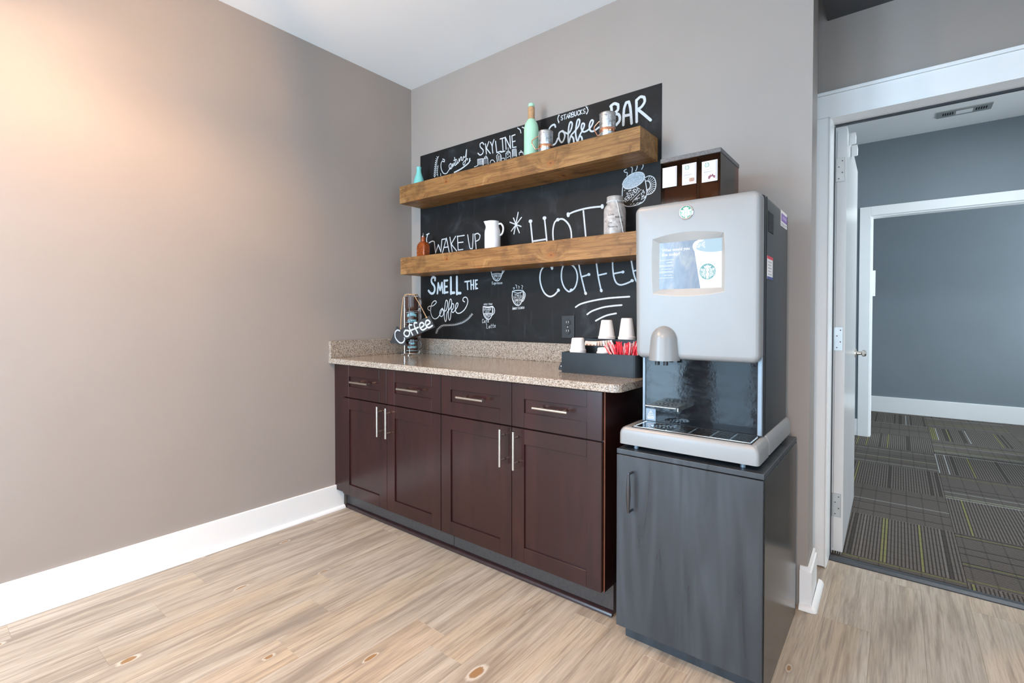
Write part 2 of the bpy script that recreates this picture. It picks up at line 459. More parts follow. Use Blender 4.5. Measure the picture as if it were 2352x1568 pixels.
STROKES = {
 'century': [(69,[3137,21856,3307,21769,3276,21646,3106,21733,2980,21552,3010,21222,3212,20926,3481,20867,3688,21016,3916,21224,3886,21420,3735,21327,3795,21103,3991,21135,4037,21391,4096,21189,4187,21415,4253,21228,4350,21263]),(69,[4217,21747,4365,21286,4461,21346,4439,21508]),(69,[4142,21567,4410,21582]),(68,[4439,21508,4498,21323,4601,21398,4616,21594,4674,21410,4762,21648,4864,21607,4835,21467,4951,21433,5023,21653,5067,21577,5189,21645,5276,22041,5231,21481,5123,21166,5008,21110,4979,21261,5152,21368,5331,21451]),(104,[5551,21407,5494,21197,5152,21031,4717,20894,4200,20800]),(52,[5331,21332,5381,21426]),(52,[5473,21227,5614,21277]),(54,[2939,20965,2954,20810])],
 'leaf_sprig': [(55,[2715,22092,2524,21804,2427,21440,2376,20820]),(55,[2713,21522,2640,21182,2671,20839]),(44,[2683,22044,2557,22135]),(44,[2683,22044,2778,22112]),(44,[2611,21934,2484,22024]),(44,[2611,21934,2706,22002]),(44,[2574,21816,2447,21906]),(44,[2574,21816,2669,21884]),(44,[2543,21696,2416,21786]),(44,[2543,21696,2639,21765]),(44,[2517,21576,2389,21666]),(44,[2517,21576,2612,21645]),(44,[2492,21455,2365,21545]),(44,[2492,21455,2588,21524]),(44,[2470,21334,2342,21423]),(44,[2470,21334,2566,21403]),(44,[2449,21212,2321,21301]),(44,[2449,21212,2545,21282]),(44,[2429,21090,2301,21179]),(44,[2429,21090,2525,21160]),(44,[2410,20967,2282,21056]),(44,[2410,20967,2506,21038]),(44,[2392,20845,2264,20933]),(44,[2392,20845,2488,20915]),(38,[2665,21450,2570,21511]),(38,[2665,21314,2570,21375]),(38,[2664,21178,2569,21239]),(38,[2664,21042,2569,21103]),(38,[2663,20906,2568,20966])],
 'skyline': [(81,[6717,22027,6589,22165,6413,22129,6426,21939,6656,21699,6615,21507,6412,21448,6234,21595]),(80,[6851,22033,6917,21420]),(80,[7118,22109,6925,21743,7229,21380]),(80,[7249,22045,7387,21768]),(80,[7518,22134,7387,21768,7432,21363]),(79,[7641,22008,7737,21325,8070,21334]),(78,[8159,22074,8222,21273]),(78,[7994,22067,8323,22066]),(78,[8058,21278,8355,21284]),(77,[8449,21371,8380,22087,8784,21348,8722,22082]),(77,[8876,22047,8937,21364,9187,21348]),(77,[8870,22048,9108,22065]),(77,[8907,21695,9114,21697])],
 'city_drawing': [(56,[6219,20853,6206,21226,6615,21195,6655,20795]),(55,[6682,20815,6669,21169,7017,21150,7057,20793]),(55,[6763,21176,6763,21251,6964,21235,6970,21159]),(55,[6884,21252,6877,21328]),(55,[7202,20815,7281,20948,7445,20941,7582,20791]),(54,[7769,20779,7711,21134,7892,21268,8057,21093,8083,20766]),(54,[8070,20915,8323,20884,8348,20738]),(53,[8448,20767,8424,21135,8772,21111,8796,20770]),(53,[8499,21129,8499,21216,8710,21196,8722,21121]),(53,[8611,21202,8598,21426]),(53,[8931,20815,8895,21253,9187,21234,9224,20803]),(52,[9416,20836,9404,20966,9679,20952,9702,20815]),(52,[9464,20968,9536,21071,9619,20959]),(56,[5928,20822,6233,20856]),(25,[6274,21212,6301,20863]),(25,[6350,21197,6377,20849]),(25,[6425,21183,6452,20834]),(25,[6500,21168,6526,20820]),(25,[6574,21153,6601,20806]),(25,[6233,21155,6628,21127]),(25,[6233,21094,6628,21067]),(25,[6233,21033,6628,21007]),(25,[6233,20972,6628,20946]),(25,[6233,20912,6628,20886]),(25,[6750,21128,6769,20849]),(25,[6844,21110,6863,20831]),(25,[6937,21091,6957,20813]),(25,[7815,21137,7840,20814]),(25,[7879,21124,7904,20801]),(25,[7943,21111,7968,20789]),(25,[8007,21098,8032,20776]),(24,[8950,21227,8980,20853]),(24,[9005,21215,9035,20842]),(24,[9060,21204,9090,20830]),(24,[9114,21192,9145,20819]),(24,[9169,21181,9199,20808]),(24,[8919,21176,9199,21156]),(24,[8919,21109,9199,21089]),(24,[8919,21042,9199,21022]),(24,[8919,20975,9199,20956]),(24,[8919,20908,9199,20889]),(63,[8548,21036,8598,21031]),(63,[8660,20917,8704,20913]),(63,[8548,20868,8598,20867])],
 'leaf_marks': [(67,[9296,22401,9476,22250,9535,22062]),(66,[9624,22370,9772,22274,9820,22183])],
 'opening_bracket': [(61,[12101,22428,12029,22277,12049,22152,12097,22013]),(32,[12039,22375,12144,22389]),(32,[12015,22161,12125,22074])],
 'closing_bracket': [(58,[13760,22441,13862,22272,13862,22165,13792,22048]),(31,[13805,22372,13870,22393]),(31,[13849,22091,13761,22095])],
 'script_coffee_top': [(115,[11876,21841,11808,21986,11604,21959,11433,21776,11369,21506,11458,21160,11704,20924,11897,20975,12031,21194]),(109,[12278,21530,12117,21455,12108,21177,12251,20938,12383,20996,12477,21245,12382,21490,12288,21520,12514,21388,12701,21301,12862,21480,12930,21758,12820,21876,12728,21669,12682,21206,12720,20795,12849,21149,13023,21285,13304,21531,13384,21815,13271,21889,13186,21638,13142,21180,13252,20772,13386,21038,13609,21362,13661,21554,13541,21621,13484,21411,13600,21182,13852,21200,14066,21349,14178,21581,14069,21654,13961,21443,14005,21165,14188,21076,14521,21202]),(111,[12886,21121,13001,20977,13034,20774]),(109,[13404,21022,13512,20901,13530,20761])],
 'bar': [(149,[15186,22112,15280,21225]),(149,[15154,22084,15350,22165,15561,22057,15546,21804,15311,21680,15603,21554,15644,21265,15459,21089]),(146,[15845,20996,15874,21718,15991,22044,16128,22043,16212,21703,16277,20964]),(146,[15859,21423,16229,21402]),(144,[16520,22016,16540,20972]),(144,[16535,22012,16725,22117,16914,22044,16937,21832,16773,21627,16583,21563,16842,21307,17240,20885])],
 'mug_drawing': [(45,[16009,18800,15894,18756,15943,18666,16058,18629,16045,18469]),(44,[16157,18893,16317,18823,16305,18584]),(44,[16570,18895,16571,18775,16503,18628]),(44,[16845,18902,16879,18796,16800,18653]),(48,[15831,18018,15801,17737,15808,17287,15893,17083,16113,16979,16536,16980,16875,17091,17040,17344,17064,17617,16974,18146]),(47,[16974,18225,17201,18271,17427,18126,17510,17858,17471,17591,17288,17424,17065,17400]),(47,[17037,18056,17182,18007,17245,17824,17188,17676,17052,17619]),(28,[17100,18034,17199,18250]),(28,[17144,18006,17294,18190]),(28,[17182,17968,17376,18112]),(27,[17212,17923,17441,18020]),(27,[17232,17873,17484,17919]),(27,[17242,17822,17505,17815]),(27,[17240,17771,17501,17713]),(27,[17227,17724,17474,17618]),(28,[17204,17684,17424,17537]),(28,[17172,17652,17354,17472]),(28,[17132,17630,17268,17428]),(28,[17087,17619,17169,17407]),(37,[16177,17604,16216,17622]),(36,[16994,17304,17032,17322]),(36,[16821,17325,16858,17344]),(36,[16600,17069,16638,17087]),(36,[16224,17748,16263,17766]),(36,[16853,17323,16890,17341]),(36,[16693,17048,16731,17066]),(36,[16688,17017,16726,17036]),(36,[16332,17157,16371,17176]),(36,[16388,17049,16427,17068]),(36,[16866,17597,16903,17615]),(37,[16037,17639,16076,17657]),(36,[16961,17334,16999,17352]),(36,[16544,17050,16582,17069]),(36,[16652,17016,16691,17035]),(36,[16638,17585,16676,17603]),(36,[16896,17246,16933,17264]),(36,[16816,17255,16854,17273]),(36,[16206,17727,16245,17745]),(36,[16859,17637,16897,17655]),(36,[16457,16993,16495,17011]),(36,[16234,17712,16273,17730]),(36,[16241,17053,16280,17071]),(36,[16886,17388,16924,17406]),(36,[16935,17286,16972,17304]),(36,[16975,17269,17012,17287]),(37,[15906,17777,15946,17795]),(36,[16646,16992,16684,17010]),(36,[16749,17667,16787,17685]),(36,[16784,17506,16822,17524]),(36,[16667,17625,16705,17643]),(36,[16817,17354,16855,17372]),(36,[16841,17548,16878,17566]),(36,[16874,17336,16911,17354]),(37,[16138,17695,16177,17713]),(36,[16789,17064,16827,17082]),(37,[16092,17584,16131,17602]),(36,[16789,17208,16827,17227]),(36,[16787,17427,16825,17445]),(37,[16030,17583,16070,17602]),(36,[16773,17484,16811,17502]),(36,[16912,17547,16949,17565]),(36,[16377,17040,16416,17059]),(36,[16919,17497,16957,17515]),(36,[16722,17075,16760,17093]),(37,[16141,17734,16180,17752]),(32,[16233,17257,16640,17573]),(32,[16363,17206,16712,17482]),(32,[16471,17230,16577,17315,16578,17215]),(32,[16620,17288,16713,17314])],
 'star_mark': [(82,[9337,17578,9027,16381]),(81,[8996,17301,9421,16411]),(82,[9571,17262,8831,16570]),(81,[8738,17092,9547,16753])],
 'hot': [(117,[10212,16962,10364,15755,10445,15282]),(114,[11166,17030,11323,15779,11390,15248]),(115,[10444,15832,11246,15855]),(111,[12038,16845,12366,16822,12680,16554,12846,16226,12898,15803,12863,15388,12631,15143,12211,15134,11864,15389,11750,15783,11727,16305,11834,16699,12038,16845]),(108,[12679,17022,13038,17124,13640,17195,14176,17203,14709,17171]),(108,[13615,17091,13762,15737,13793,15303]),(225,[10178,16976,10247,16967]),(220,[11133,17034,11200,17026]),(216,[12017,16834,12059,16829]),(213,[12679,17057,12700,16975]),(202,[14699,17206,14709,17137])],
 'capital_coffee': [(99,[11662,14194,11619,14346,11397,14422,11129,14360,10923,14106,10864,13707,10968,13255,11185,12891,11506,12705,11822,12784,12112,13046]),(94,[12538,14365,12386,14340,12285,14027,12286,13594,12439,13198,12692,12953,12892,12967,13139,13171,13265,13590,13215,13973,13047,14237,12829,14371,12538,14365]),(93,[13321,14557,13429,13960,13750,12805]),(92,[13527,13682,13766,13732,13984,13787]),(92,[13380,14364,13764,14442]),(90,[14355,14524,14497,13612,14664,12908]),(90,[14538,13712,14743,13742,14950,13775]),(90,[14374,14440,14785,14533]),(88,[15286,14496,15306,13972,15369,13567,15502,13280,15720,13167,16020,13218,16357,13345]),(88,[15391,13743,15587,13772,15872,13803]),(87,[15295,14455,15800,14537]),(86,[16277,14423,16354,13987,16448,13591,16586,13272,16813,13184,17176,13399]),(85,[16397,13808,16810,13881]),(176,[11651,14292,11672,14238]),(174,[12071,13047,12102,13020]),(171,[12872,13011,12912,13009]),(167,[13750,12830,13769,12796]),(167,[13937,13781,13965,13772]),(164,[14655,12949,14673,12908]),(159,[15838,13797,15864,13796]),(157,[16324,13354,16357,13345])],
 'underlines': [(99,[13166,12101,13482,12265,14195,12419,15107,12529,16201,12573]),(98,[13858,11716,14150,11889,14749,12064,15331,12137,15793,12166]),(97,[14356,11384,14660,11537,15021,11671,15495,11758])],
 'americano_cup': [(60,[8919,13073,8902,12727,9009,12444,9186,12274,9362,12252,9519,12342,9658,12616,9710,13028,9623,13086,9274,13117,8919,13073]),(60,[9710,13051,9830,12924,9830,12749,9716,12523,9612,12470]),(37,[8979,13033,9303,12967,9658,13021]),(37,[9681,12983,9762,12880,9750,12742,9670,12593]),(37,[8967,13267,9050,13283,9062,13217,8991,13192]),(37,[9145,13437,9227,13406,9215,13314,9251,13238]),(37,[9356,13364,9414,13315,9379,13224]),(37,[9588,13391,9669,13342,9612,13243,9635,13169]),(37,[9109,12415,9192,12385]),(37,[9262,12393,9345,12410]),(37,[9415,12381,9496,12417]),(37,[9215,12329,9345,12308])],
 'espresso_cup': [(58,[7261,14656,7273,14408,7344,14112,7491,13853,7726,13730,7929,13788,8102,14027,8171,14333,8194,14596]),(58,[8217,14396,8148,14201,8091,14050]),(57,[8194,14596,8387,14539,8342,14388,8274,14260,8068,14038]),(36,[7374,14155,7755,14179,8102,14133]),(36,[7509,13915,7638,13882]),(36,[7755,13867,7918,13895]),(36,[7638,13810,7813,13802])],
 'latte_cup': [(59,[6650,12233,6650,11867,6771,11593,7013,11434,7223,11502,7371,11772,7401,12222]),(58,[7413,12222,7555,12041,7519,11817,7330,11674]),(41,[6711,11785,7318,11809]),(40,[7354,12124,7437,11997,7413,11835,7342,11750]),(41,[6838,11602,6947,11575]),(41,[7019,11602,7187,11611]),(41,[6922,11511,7103,11520]),(100,[6717,12204,7044,12173,7354,12205])],
 'smell': [(149,[2384,14021,2399,14169,2189,14229,2042,14097,2078,13871,2310,13637,2352,13362,2206,13167,1965,13175,1752,13347]),(128,[2610,13140,2692,13819]),(128,[2692,13794,2868,13344]),(128,[2882,13344,3046,13828]),(127,[3046,13828,3129,13154]),(127,[3290,13139,3264,13965]),(126,[3348,13947,3556,13956]),(126,[3347,13557,3513,13560]),(126,[3359,13176,3581,13189]),(164,[3866,14130,3876,13092]),(163,[3924,13139,4168,13141]),(163,[4406,14136,4416,13047]),(162,[4463,13103,4728,13095])],
 'the': [(93,[5110,13799,5510,13818]),(94,[5317,13799,5355,13310]),(93,[5624,13860,5649,13309]),(93,[5840,13868,5864,13311]),(93,[5637,13575,5839,13581]),(93,[6003,13861,6040,13323]),(92,[6003,13842,6166,13853]),(92,[6028,13601,6140,13605]),(92,[6040,13342,6190,13345])],
 'script_coffee': [(68,[1849,12019,1665,12141,1777,12291,2217,12345,2508,12558,2364,12661,2087,12497,1960,12098,2010,11747,2228,11496,2518,11487,2805,11694,2990,11964,3090,12160,2877,11990,2834,11719,3003,11615,3187,11791,3146,12086,3061,12087,3383,11976,3537,12276,3566,12567,3427,12668,3322,12279,3250,11693,3353,11293,3465,11449,3508,11839,3874,12243,3943,12599,3807,12732,3675,12274,3632,11692,3734,11372,3837,11547,3893,11924,4098,12172,4112,12403,3976,12415,3907,12078,4043,11874,4259,12026,4461,12254,4515,12444,4381,12456,4273,12170,4353,11882,4646,11823,5041,12019,5301,12336,5366,12626,5237,12817,5016,12799,4938,12635,5094,12537])],
 'laurel': [(38,[2464,10478,2645,10803,3072,11031,3699,11061,4243,11091,4908,11239,5363,11453,5747,11780]),(35,[2486,10519,2601,10533]),(35,[2486,10519,2413,10579]),(35,[2532,10601,2646,10615]),(35,[2532,10601,2459,10661]),(35,[2577,10682,2692,10696]),(35,[2577,10682,2504,10743]),(35,[2623,10764,2737,10778]),(35,[2623,10764,2550,10825]),(35,[2697,10831,2802,10801]),(35,[2697,10831,2683,10910]),(35,[2797,10884,2902,10854]),(35,[2797,10884,2783,10963]),(34,[2896,10937,3001,10907]),(35,[2896,10937,2883,11016]),(34,[2996,10990,3100,10960]),(34,[2996,10990,2982,11069]),(34,[3100,11032,3162,10966]),(34,[3100,11032,3151,11103]),(34,[3223,11038,3284,10972]),(34,[3223,11038,3274,11109]),(34,[3345,11044,3406,10979]),(34,[3345,11044,3396,11115]),(34,[3467,11050,3527,10985]),(34,[3467,11050,3517,11121]),(34,[3588,11056,3648,10991]),(34,[3588,11056,3638,11126]),(34,[3708,11062,3769,10997]),(34,[3708,11062,3757,11132]),(34,[3828,11068,3888,11004]),(34,[3828,11068,3877,11139]),(34,[3947,11075,4007,11010]),(34,[3947,11075,3996,11145]),(34,[4066,11081,4126,11017]),(34,[4066,11081,4114,11151]),(34,[4184,11087,4243,11023]),(34,[4184,11087,4232,11157]),(34,[4299,11103,4377,11051]),(34,[4299,11103,4324,11179]),(33,[4412,11128,4489,11076]),(33,[4412,11128,4436,11204]),(33,[4523,11153,4601,11101]),(33,[4523,11153,4548,11228]),(33,[4635,11178,4712,11126]),(33,[4635,11178,4659,11253]),(33,[4746,11203,4823,11150]),(33,[4746,11203,4770,11277]),(33,[4856,11227,4933,11175]),(33,[4856,11227,4880,11302]),(33,[4959,11263,5052,11228]),(33,[4959,11263,4954,11339]),(33,[5055,11308,5148,11273]),(33,[5055,11308,5050,11384]),(33,[5151,11353,5244,11318]),(33,[5151,11353,5146,11429]),(33,[5247,11398,5339,11363]),(33,[5247,11398,5241,11474]),(33,[5342,11443,5440,11418]),(33,[5342,11443,5321,11517]),(33,[5420,11501,5521,11487]),(33,[5420,11501,5385,11572]),(33,[5493,11563,5594,11549]),(33,[5493,11563,5458,11635]),(33,[5566,11625,5667,11611]),(33,[5566,11625,5531,11697]),(33,[5639,11687,5739,11673]),(33,[5639,11687,5604,11758]),(33,[5711,11749,5811,11735]),(33,[5711,11749,5677,11820])],
 'wake_up': [(85,[1559,17115,1822,17167]),(85,[1678,17125,1571,16801,1622,16550]),(83,[1807,16546,2133,16631,2326,16568,2439,15814,2708,16339,2946,15856,3049,16647,3373,16658]),(82,[3096,15783,3471,16700,3726,15766]),(82,[3253,16108,3641,16116]),(81,[3789,16720,3992,15786]),(81,[4307,16727,3909,16272,4387,15796]),(80,[4467,16727,4530,15835]),(80,[4449,16704,5069,16708]),(80,[4495,16302,4964,16300]),(80,[4530,15835,4940,15842]),(79,[5356,16711,5536,15915,5672,15837,5773,15894,5820,16712]),(78,[5959,16698,6075,15786]),(77,[5959,16673,6209,16712,6406,16569,6318,16334,6020,16233])],
}
TEXTS = [
 ('STARBUCKS',(12230, 22108),(13717, 22118),(12229, 22347)),
 ('VERANDA',(15972, 17162),(16711, 17721),(15839, 17324)),
 ('HOT',(9109, 12806),(9566, 12839),(9109, 12936)),
 ('WATER',(9003, 12641),(9612, 12663),(9003, 12790)),
 ('ESPRESSO',(9038, 12463),(9600, 12488),(9038, 12593)),
 ('Americano',(8919, 12002),(9785, 12062),(8919, 12203)),
 ('ESPRESSO',(7438, 13963),(8044, 13959),(7439, 14116)),
 ('Espresso',(7373, 13536),(8159, 13538),(7373, 13697)),
 ('MILK FOAM',(6711, 12305),(7378, 12313),(6711, 12405)),
 ('STEAMED',(6705, 11976),(7283, 11989),(6705, 12095)),
 ('MILK',(6814, 11830),(7163, 11846),(6814, 11939)),
 ('ESPRESSO',(6741, 11638),(7306, 11665),(6741, 11748)),
 ('Cafe',(6569, 11217),(7115, 11248),(6570, 11456)),
 ('Latte',(6946, 10884),(7648, 10956),(6946, 11147)),
]
# ================================================================== STRUCTURE
H = 2.722
# sub-floor with planks
floor = struct(obj('floor', box(bm_new(), 0, 4.6, -3.4, .512, -.03, -.0045), RUBBER), 'pale oak vinyl plank floor of the coffee corner')
PW, PL = .152, 1.22
joints = {2: -1.81, 1: -1.60, 0: -1.41, 5: -1.40, 4: -1.19, 3: -1.06, 8: -1.08, 9: -1.35}
plank_mesh = {}
def plank_me(w, l):
    key = (round(w, 4), round(l, 4))
    if key not in plank_mesh:
        b = .0005; g = .0001
        bm = bm_new()
        x0, x1, y0, y1 = g, w - g, g, l - g
        lo = [bm.verts.new(p) for p in ((x0, y0, -.0045), (x1, y0, -.0045), (x1, y1, -.0045), (x0, y1, -.0045))]
        md = [bm.verts.new((v.co.x, v.co.y, -b)) for v in lo]
        hi = [bm.verts.new(p) for p in ((x0 + b, y0 + b, 0), (x1 - b, y0 + b, 0), (x1 - b, y1 - b, 0), (x0 + b, y1 - b, 0))]
        bm.faces.new(hi)
        for A, B in ((lo, md), (md, hi)):
            for i in range(4): bm.faces.new((A[i], A[(i + 1) % 4], B[(i + 1) % 4], B[i]))
        bmesh.ops.recalc_face_normals(bm, faces=bm.faces)
        me = bpy.data.meshes.new('plank'); bm.to_mesh(me); bm.free(); me.materials.append(PLANK)
        plank_mesh[key] = me
    return plank_mesh[key]
ci = -2
while True:
    x0 = .156 + ci * PW
    if x0 >= 4.6: break
    xa, xb = max(x0, 0.0), min(x0 + PW, 4.6)
    if xb - xa > .01:
        j = joints.get(ci, -1.3 + ((ci * .47) % 1.0))
        y = j
        while y > -3.4: y -= PL
        while y < .512:
            ya, yb = max(y, -3.4), min(y + PL, .512)
            if yb - ya > .01:
                p = bpy.data.objects.new('plank', plank_me(xb - xa, yb - ya)); COL.objects.link(p)
                p.parent = floor; p.location = (xa, ya, 0)
            y += PL
    ci += 1

wl = struct(obj('wall_left', box(bm_new(), -.12, 0, -3.4, .2, -.03, H), WALL), 'greige painted wall left of the cabinets')
wb = struct(obj('wall_back', prism(bm_new(), [(0, 0), (2.382, 0), (2.375, .2), (0, .2)], XY, -.03, H), WALL), 'greige wall behind the coffee counter')
bm = bm_new()
for a, b in ((-3.52, -3.2), (-1.0, .43)): box(bm, 4.6, 4.72, a, b, -.03, H)
box(bm, 4.6, 4.72, -3.2, -1.0, -.03, .08); box(bm, 4.6, 4.72, -3.2, -1.0, 2.35, H)
struct(obj('wall_right', bm, WALL))
bm = bm_new()
for p in (-3.2, -2.13, -1.06): box(bm, 4.63, 4.69, p, p + .06, .08, 2.35)
for p in (.08, 2.29): box(bm, 4.632, 4.688, -3.14, -1.06, p, p + .06)
w = struct(obj('window_2', bm, TRIM), 'white framed window in the side wall')
for a, b in ((-3.14, -2.13), (-2.07, -1.06)): obj('pane', box(bm_new(), 4.658, 4.662, a, b, .14, 2.29), PANE, w)
bm = bm_new(); box(bm, 1.9, 2.33, .2, .43, -.03, 2.722); struct(obj('wall_niche', bm, WALL), 'wall filling behind the wall end')
# door wall with opening
DX0, DX1, DZ = 2.405, 3.345, 2.072
bm = bm_new()
box(bm, 1.9, DX0 - .018, .43, .575, -.03, 2.9); box(bm, DX1 + .018, 4.72, .43, .575, -.03, 2.9); box(bm, DX0 - .018, DX1 + .018, .43, .575, DZ + .018, 2.9)
struct(obj('wall_door', bm, WALL), 'greige wall around the hall doorway')
# rear wall with two windows and a third opening added to light the door wall
bm = bm_new()
WZ0, WZ1 = .08, 2.35
for a, b in ((-.12, .15), (1.1, 1.25), (2.15, 2.5), (3.7, 4.6)): box(bm, a, b, -3.52, -3.4, -.03, H)
for a, b in ((1.25, 2.15), (.15, 1.1), (2.5, 3.7)): box(bm, a, b, -3.52, -3.4, -.03, WZ0); box(bm, a, b, -3.52, -3.4, WZ1, H)
struct(obj('wall_front', bm, WALL))
for i, (a, b) in ((0, (1.25, 2.15)), (4, (.15, 1.1)), (5, (2.5, 3.7))):  # the last, rightmost window is unseen, added for light on the door wall
    bm = bm_new()
    for p, q in ((a, a + .06), (b - .06, b), ((a + b) / 2 - .03, (a + b) / 2 + .03)): box(bm, p, q, -3.50, -3.42, WZ0, WZ1)
    for p, q in ((WZ0, WZ0 + .06), (WZ1 - .06, WZ1)): box(bm, a + .06, b - .06, -3.50, -3.42, p, q)
    w = struct(obj('window_%d' % (i + 1), bm, TRIM), 'white framed window in the rear wall')
    for p, q in ((a + .06, (a + b) / 2 - .03), ((a + b) / 2 + .03, b - .06)): obj('pane', box(bm_new(), p, q, -3.462, -3.458, WZ0 + .06, WZ1 - .06), PANE, w)
struct(obj('ceiling', box(bm_new(), -.12, 4.72, -3.52, .2, H, H + .1), CEIL), 'flat pale grey-white ceiling')
bm = bm_new(); box(bm, 2.386, 4.6, .002, .43, 2.51, H - .001); struct(obj('ceiling_soffit', bm, DARKCEIL), 'dark grey soffit above the doorway')

def quarter(bm, p0, p1, nrm, r=.018):
    """quarter-round moulding from p0 to p1 (floor points on the wall face), nrm = outward xy normal"""
    prof = [(0, 0)] + [(r * math.cos(a), r * math.sin(a)) for a in [PI / 2 * i / 6 for i in range(7)]]
    A = [bm.verts.new((p0[0] + nrm[0] * d, p0[1] + nrm[1] * d, p0[2] + h)) for d, h in prof]
    B = [bm.verts.new((p1[0] + nrm[0] * d, p1[1] + nrm[1] * d, p1[2] + h)) for d, h in prof]
    bm.faces.new(A); bm.faces.new(B[::-1])
    for i in range(len(A)): bm.faces.new((A[i], B[i], B[(i + 1) % len(A)], A[(i + 1) % len(A)]))
    return bm
bl = struct(obj('baseboard_left', box(bm_new(), .0005, .014, -3.39, -.545, .001, .15, .003), TRIM), 'tall white baseboard along the left wall')
obj('quarter_round', quarter(bm_new(), (.0145, -3.39, .001), (.0145, -.547, .001), (1, 0)), TRIM, bl, True)
# stub of baseboard at the wall end, wrapping the corner
bm = bm_new()
prism(bm, [(2.356, -.0005), (2.3825, -.0005), (2.3775, .198), (2.3915, .198), (2.3975, -.0155), (2.356, -.0155)], XY, .001, .15)
bb = struct(obj('baseboard_back', bm, TRIM), 'white baseboard stub wrapping the wall end')
bm = bm_new(); prism(bm, [(2.356, -.0005), (2.3825, -.0005), (2.3775, .198), (2.386, .198), (2.391, -.009), (2.356, -.009)], XY, .1502, .1665); obj('baseboard_cap', bm, TRIM, bb)
bm = bm_new(); quarter(bm, (2.356, -.016, .001), (2.398, -.016, .001), (0, -1), .02); quarter(bm, (2.398, -.016, .001), (2.394, .24, .001), (1, 0), .02)
lathe(bm, [(.02 * math.cos(a), .02 * math.sin(a) + .001) for a in [PI / 2 * i / 6 for i in range(7)]], (2.398, -.016, 0), 24)
obj('quarter_round', bm, TRIM, bb, True)

# door casing
bm = bm_new()
box(bm, 2.332, 2.398, .411, .4295, .004, 2.065, .002)
box(bm, 3.352, 3.44, .411, .4295, .004, 2.065, .002)
t1 = struct(obj('trim_1', bm, TRIM), 'white door casing around the hall doorway')
bm = bm_new(); box(bm, 2.332, 3.47, .409, .4295, 2.0655, 2.165, .002); obj('head_casing', bm, TRIM, t1)
bm = bm_new(); box(bm, 2.332, 3.48, .402, .4295, 2.1655, 2.180, .002); obj('head_cap', bm, TRIM, t1)
bm = bm_new(); box(bm, 2.3985, 2.404, .404, .4295, .004, 2.062, .001); box(bm, 2.3985, 3.35, .404, .4295, 2.0575, 2.065, .001); obj('casing_bead', bm, TRIM, t1)
bm = bm_new()
box(bm, DX0 - .016, DX0, .431, .574, .004, DZ); box(bm, DX1, DX1 + .016, .431, .574, .004, DZ); box(bm, DX0, DX1, .431, .574, DZ - .0005, DZ + .016)
obj('jamb', bm, TRIM, t1)
bm = bm_new(); box(bm, DX0 + .0005, DX0 + .004, .555, .5745, .01, DZ - .01); box(bm, DX0 + .004, DX1, .555, .5745, DZ - .008, DZ - .001); lab(obj('weather_strip', bm, RUBBER, t1), 'dark rubber weather strip')
# threshold
struct(obj('trim_2', prism(bm_new(), [(.5125, -.004), (.5125, .004), (.53, .0115), (.556, .0115), (.556, -.004)], YZ, 2.405, 3.345), RUBBER), 'black reducer strip between planks and carpet')

# hall beyond the door
HY = 5.22
hf = struct(obj('floor_hall', box(bm_new(), 1.9, 5.5, .557, HY, -.03, -.001), RUBBER), 'dark ribbed carpet tile floor of the hallway')
TS = .64; tile_me = {}
def tile_mesh(w, l):
    key = (round(w, 3), round(l, 3))
    if key not in tile_me:
        bm = bm_new(); box(bm, -w / 2 + .0006, w / 2 - .0006, -l / 2 + .0006, l / 2 - .0006, -.001, .006, .0012, 1)
        bmesh.ops.recalc_face_normals(bm, faces=bm.faces)
        me = bpy.data.meshes.new('carpet_tile'); bm.to_mesh(me); bm.free(); me.materials.append(CARPET); tile_me[key] = me
    return tile_me[key]
ys = [.557, .632]
while ys[-1] < HY - .05: ys.append(min(ys[-1] + TS, HY - .001))
xs = [1.901, 2.26, 2.90, 3.54, 4.18, 4.82, 5.46]
for i in range(len(xs) - 1):
    for j in range(len(ys) - 1):
        w = xs[i + 1] - xs[i]; l = ys[j + 1] - ys[j]; turned = (i + j) % 2 == 1
        t = bpy.data.objects.new('carpet_tile', tile_mesh(l, w) if turned else tile_mesh(w, l)); COL.objects.link(t)
        t.parent = hf; t.location = ((xs[i] + xs[i + 1]) / 2, (ys[j] + ys[j + 1]) / 2, 0); t.rotation_euler = (0, 0, PI / 2 if turned else 0)
HC = 2.826
struct(obj('wall_hall_left', box(bm_new(), 1.78, 1.9, .576, HY + .12, -.03, HC), WALL2))
bm = bm_new(); 
for a, b in ((.576, 1.2), (2.9, 4.0), (5.0, HY + .12)): box(bm, 5.5, 5.62, a, b, -.03, HC)
for a, b in ((1.2, 2.9), (4.0, 5.0)): box(bm, 5.5, 5.62, a, b, -.03, .6); box(bm, 5.5, 5.62, a, b, 2.35, HC)
struct(obj('wall_hall_right', bm, WALL2))
for i, (a, b) in enumerate(((1.2, 2.9), (4.0, 5.0))):  # unseen windows, added to let light into the hallway
    bm = bm_new()
    for p, q in ((a, a + .05), (b - .05, b)): box(bm, 5.53, 5.6, p, q, .6, 2.35)
    for p, q in ((.6, .65), (2.3, 2.35)): box(bm, 5.53, 5.6, a + .05, b - .05, p, q)
    w = struct(obj('window_%d' % (i + 3), bm, TRIM)); obj('pane', box(bm_new(), 5.563, 5.567, a + .05, b - .05, .65, 2.3), PANE, w)
struct(obj('wall_hall_end', box(bm_new(), 1.9, 5.5, HY, HY + .12, -.03, HC), WALL2), 'blue-grey wall at the far end of the hallway')
struct(obj('ceiling_hall', box(bm_new(), 1.78, 5.62, .576, HY + .12, HC, HC + .1), CEIL), 'white hallway ceiling with a slotted vent')
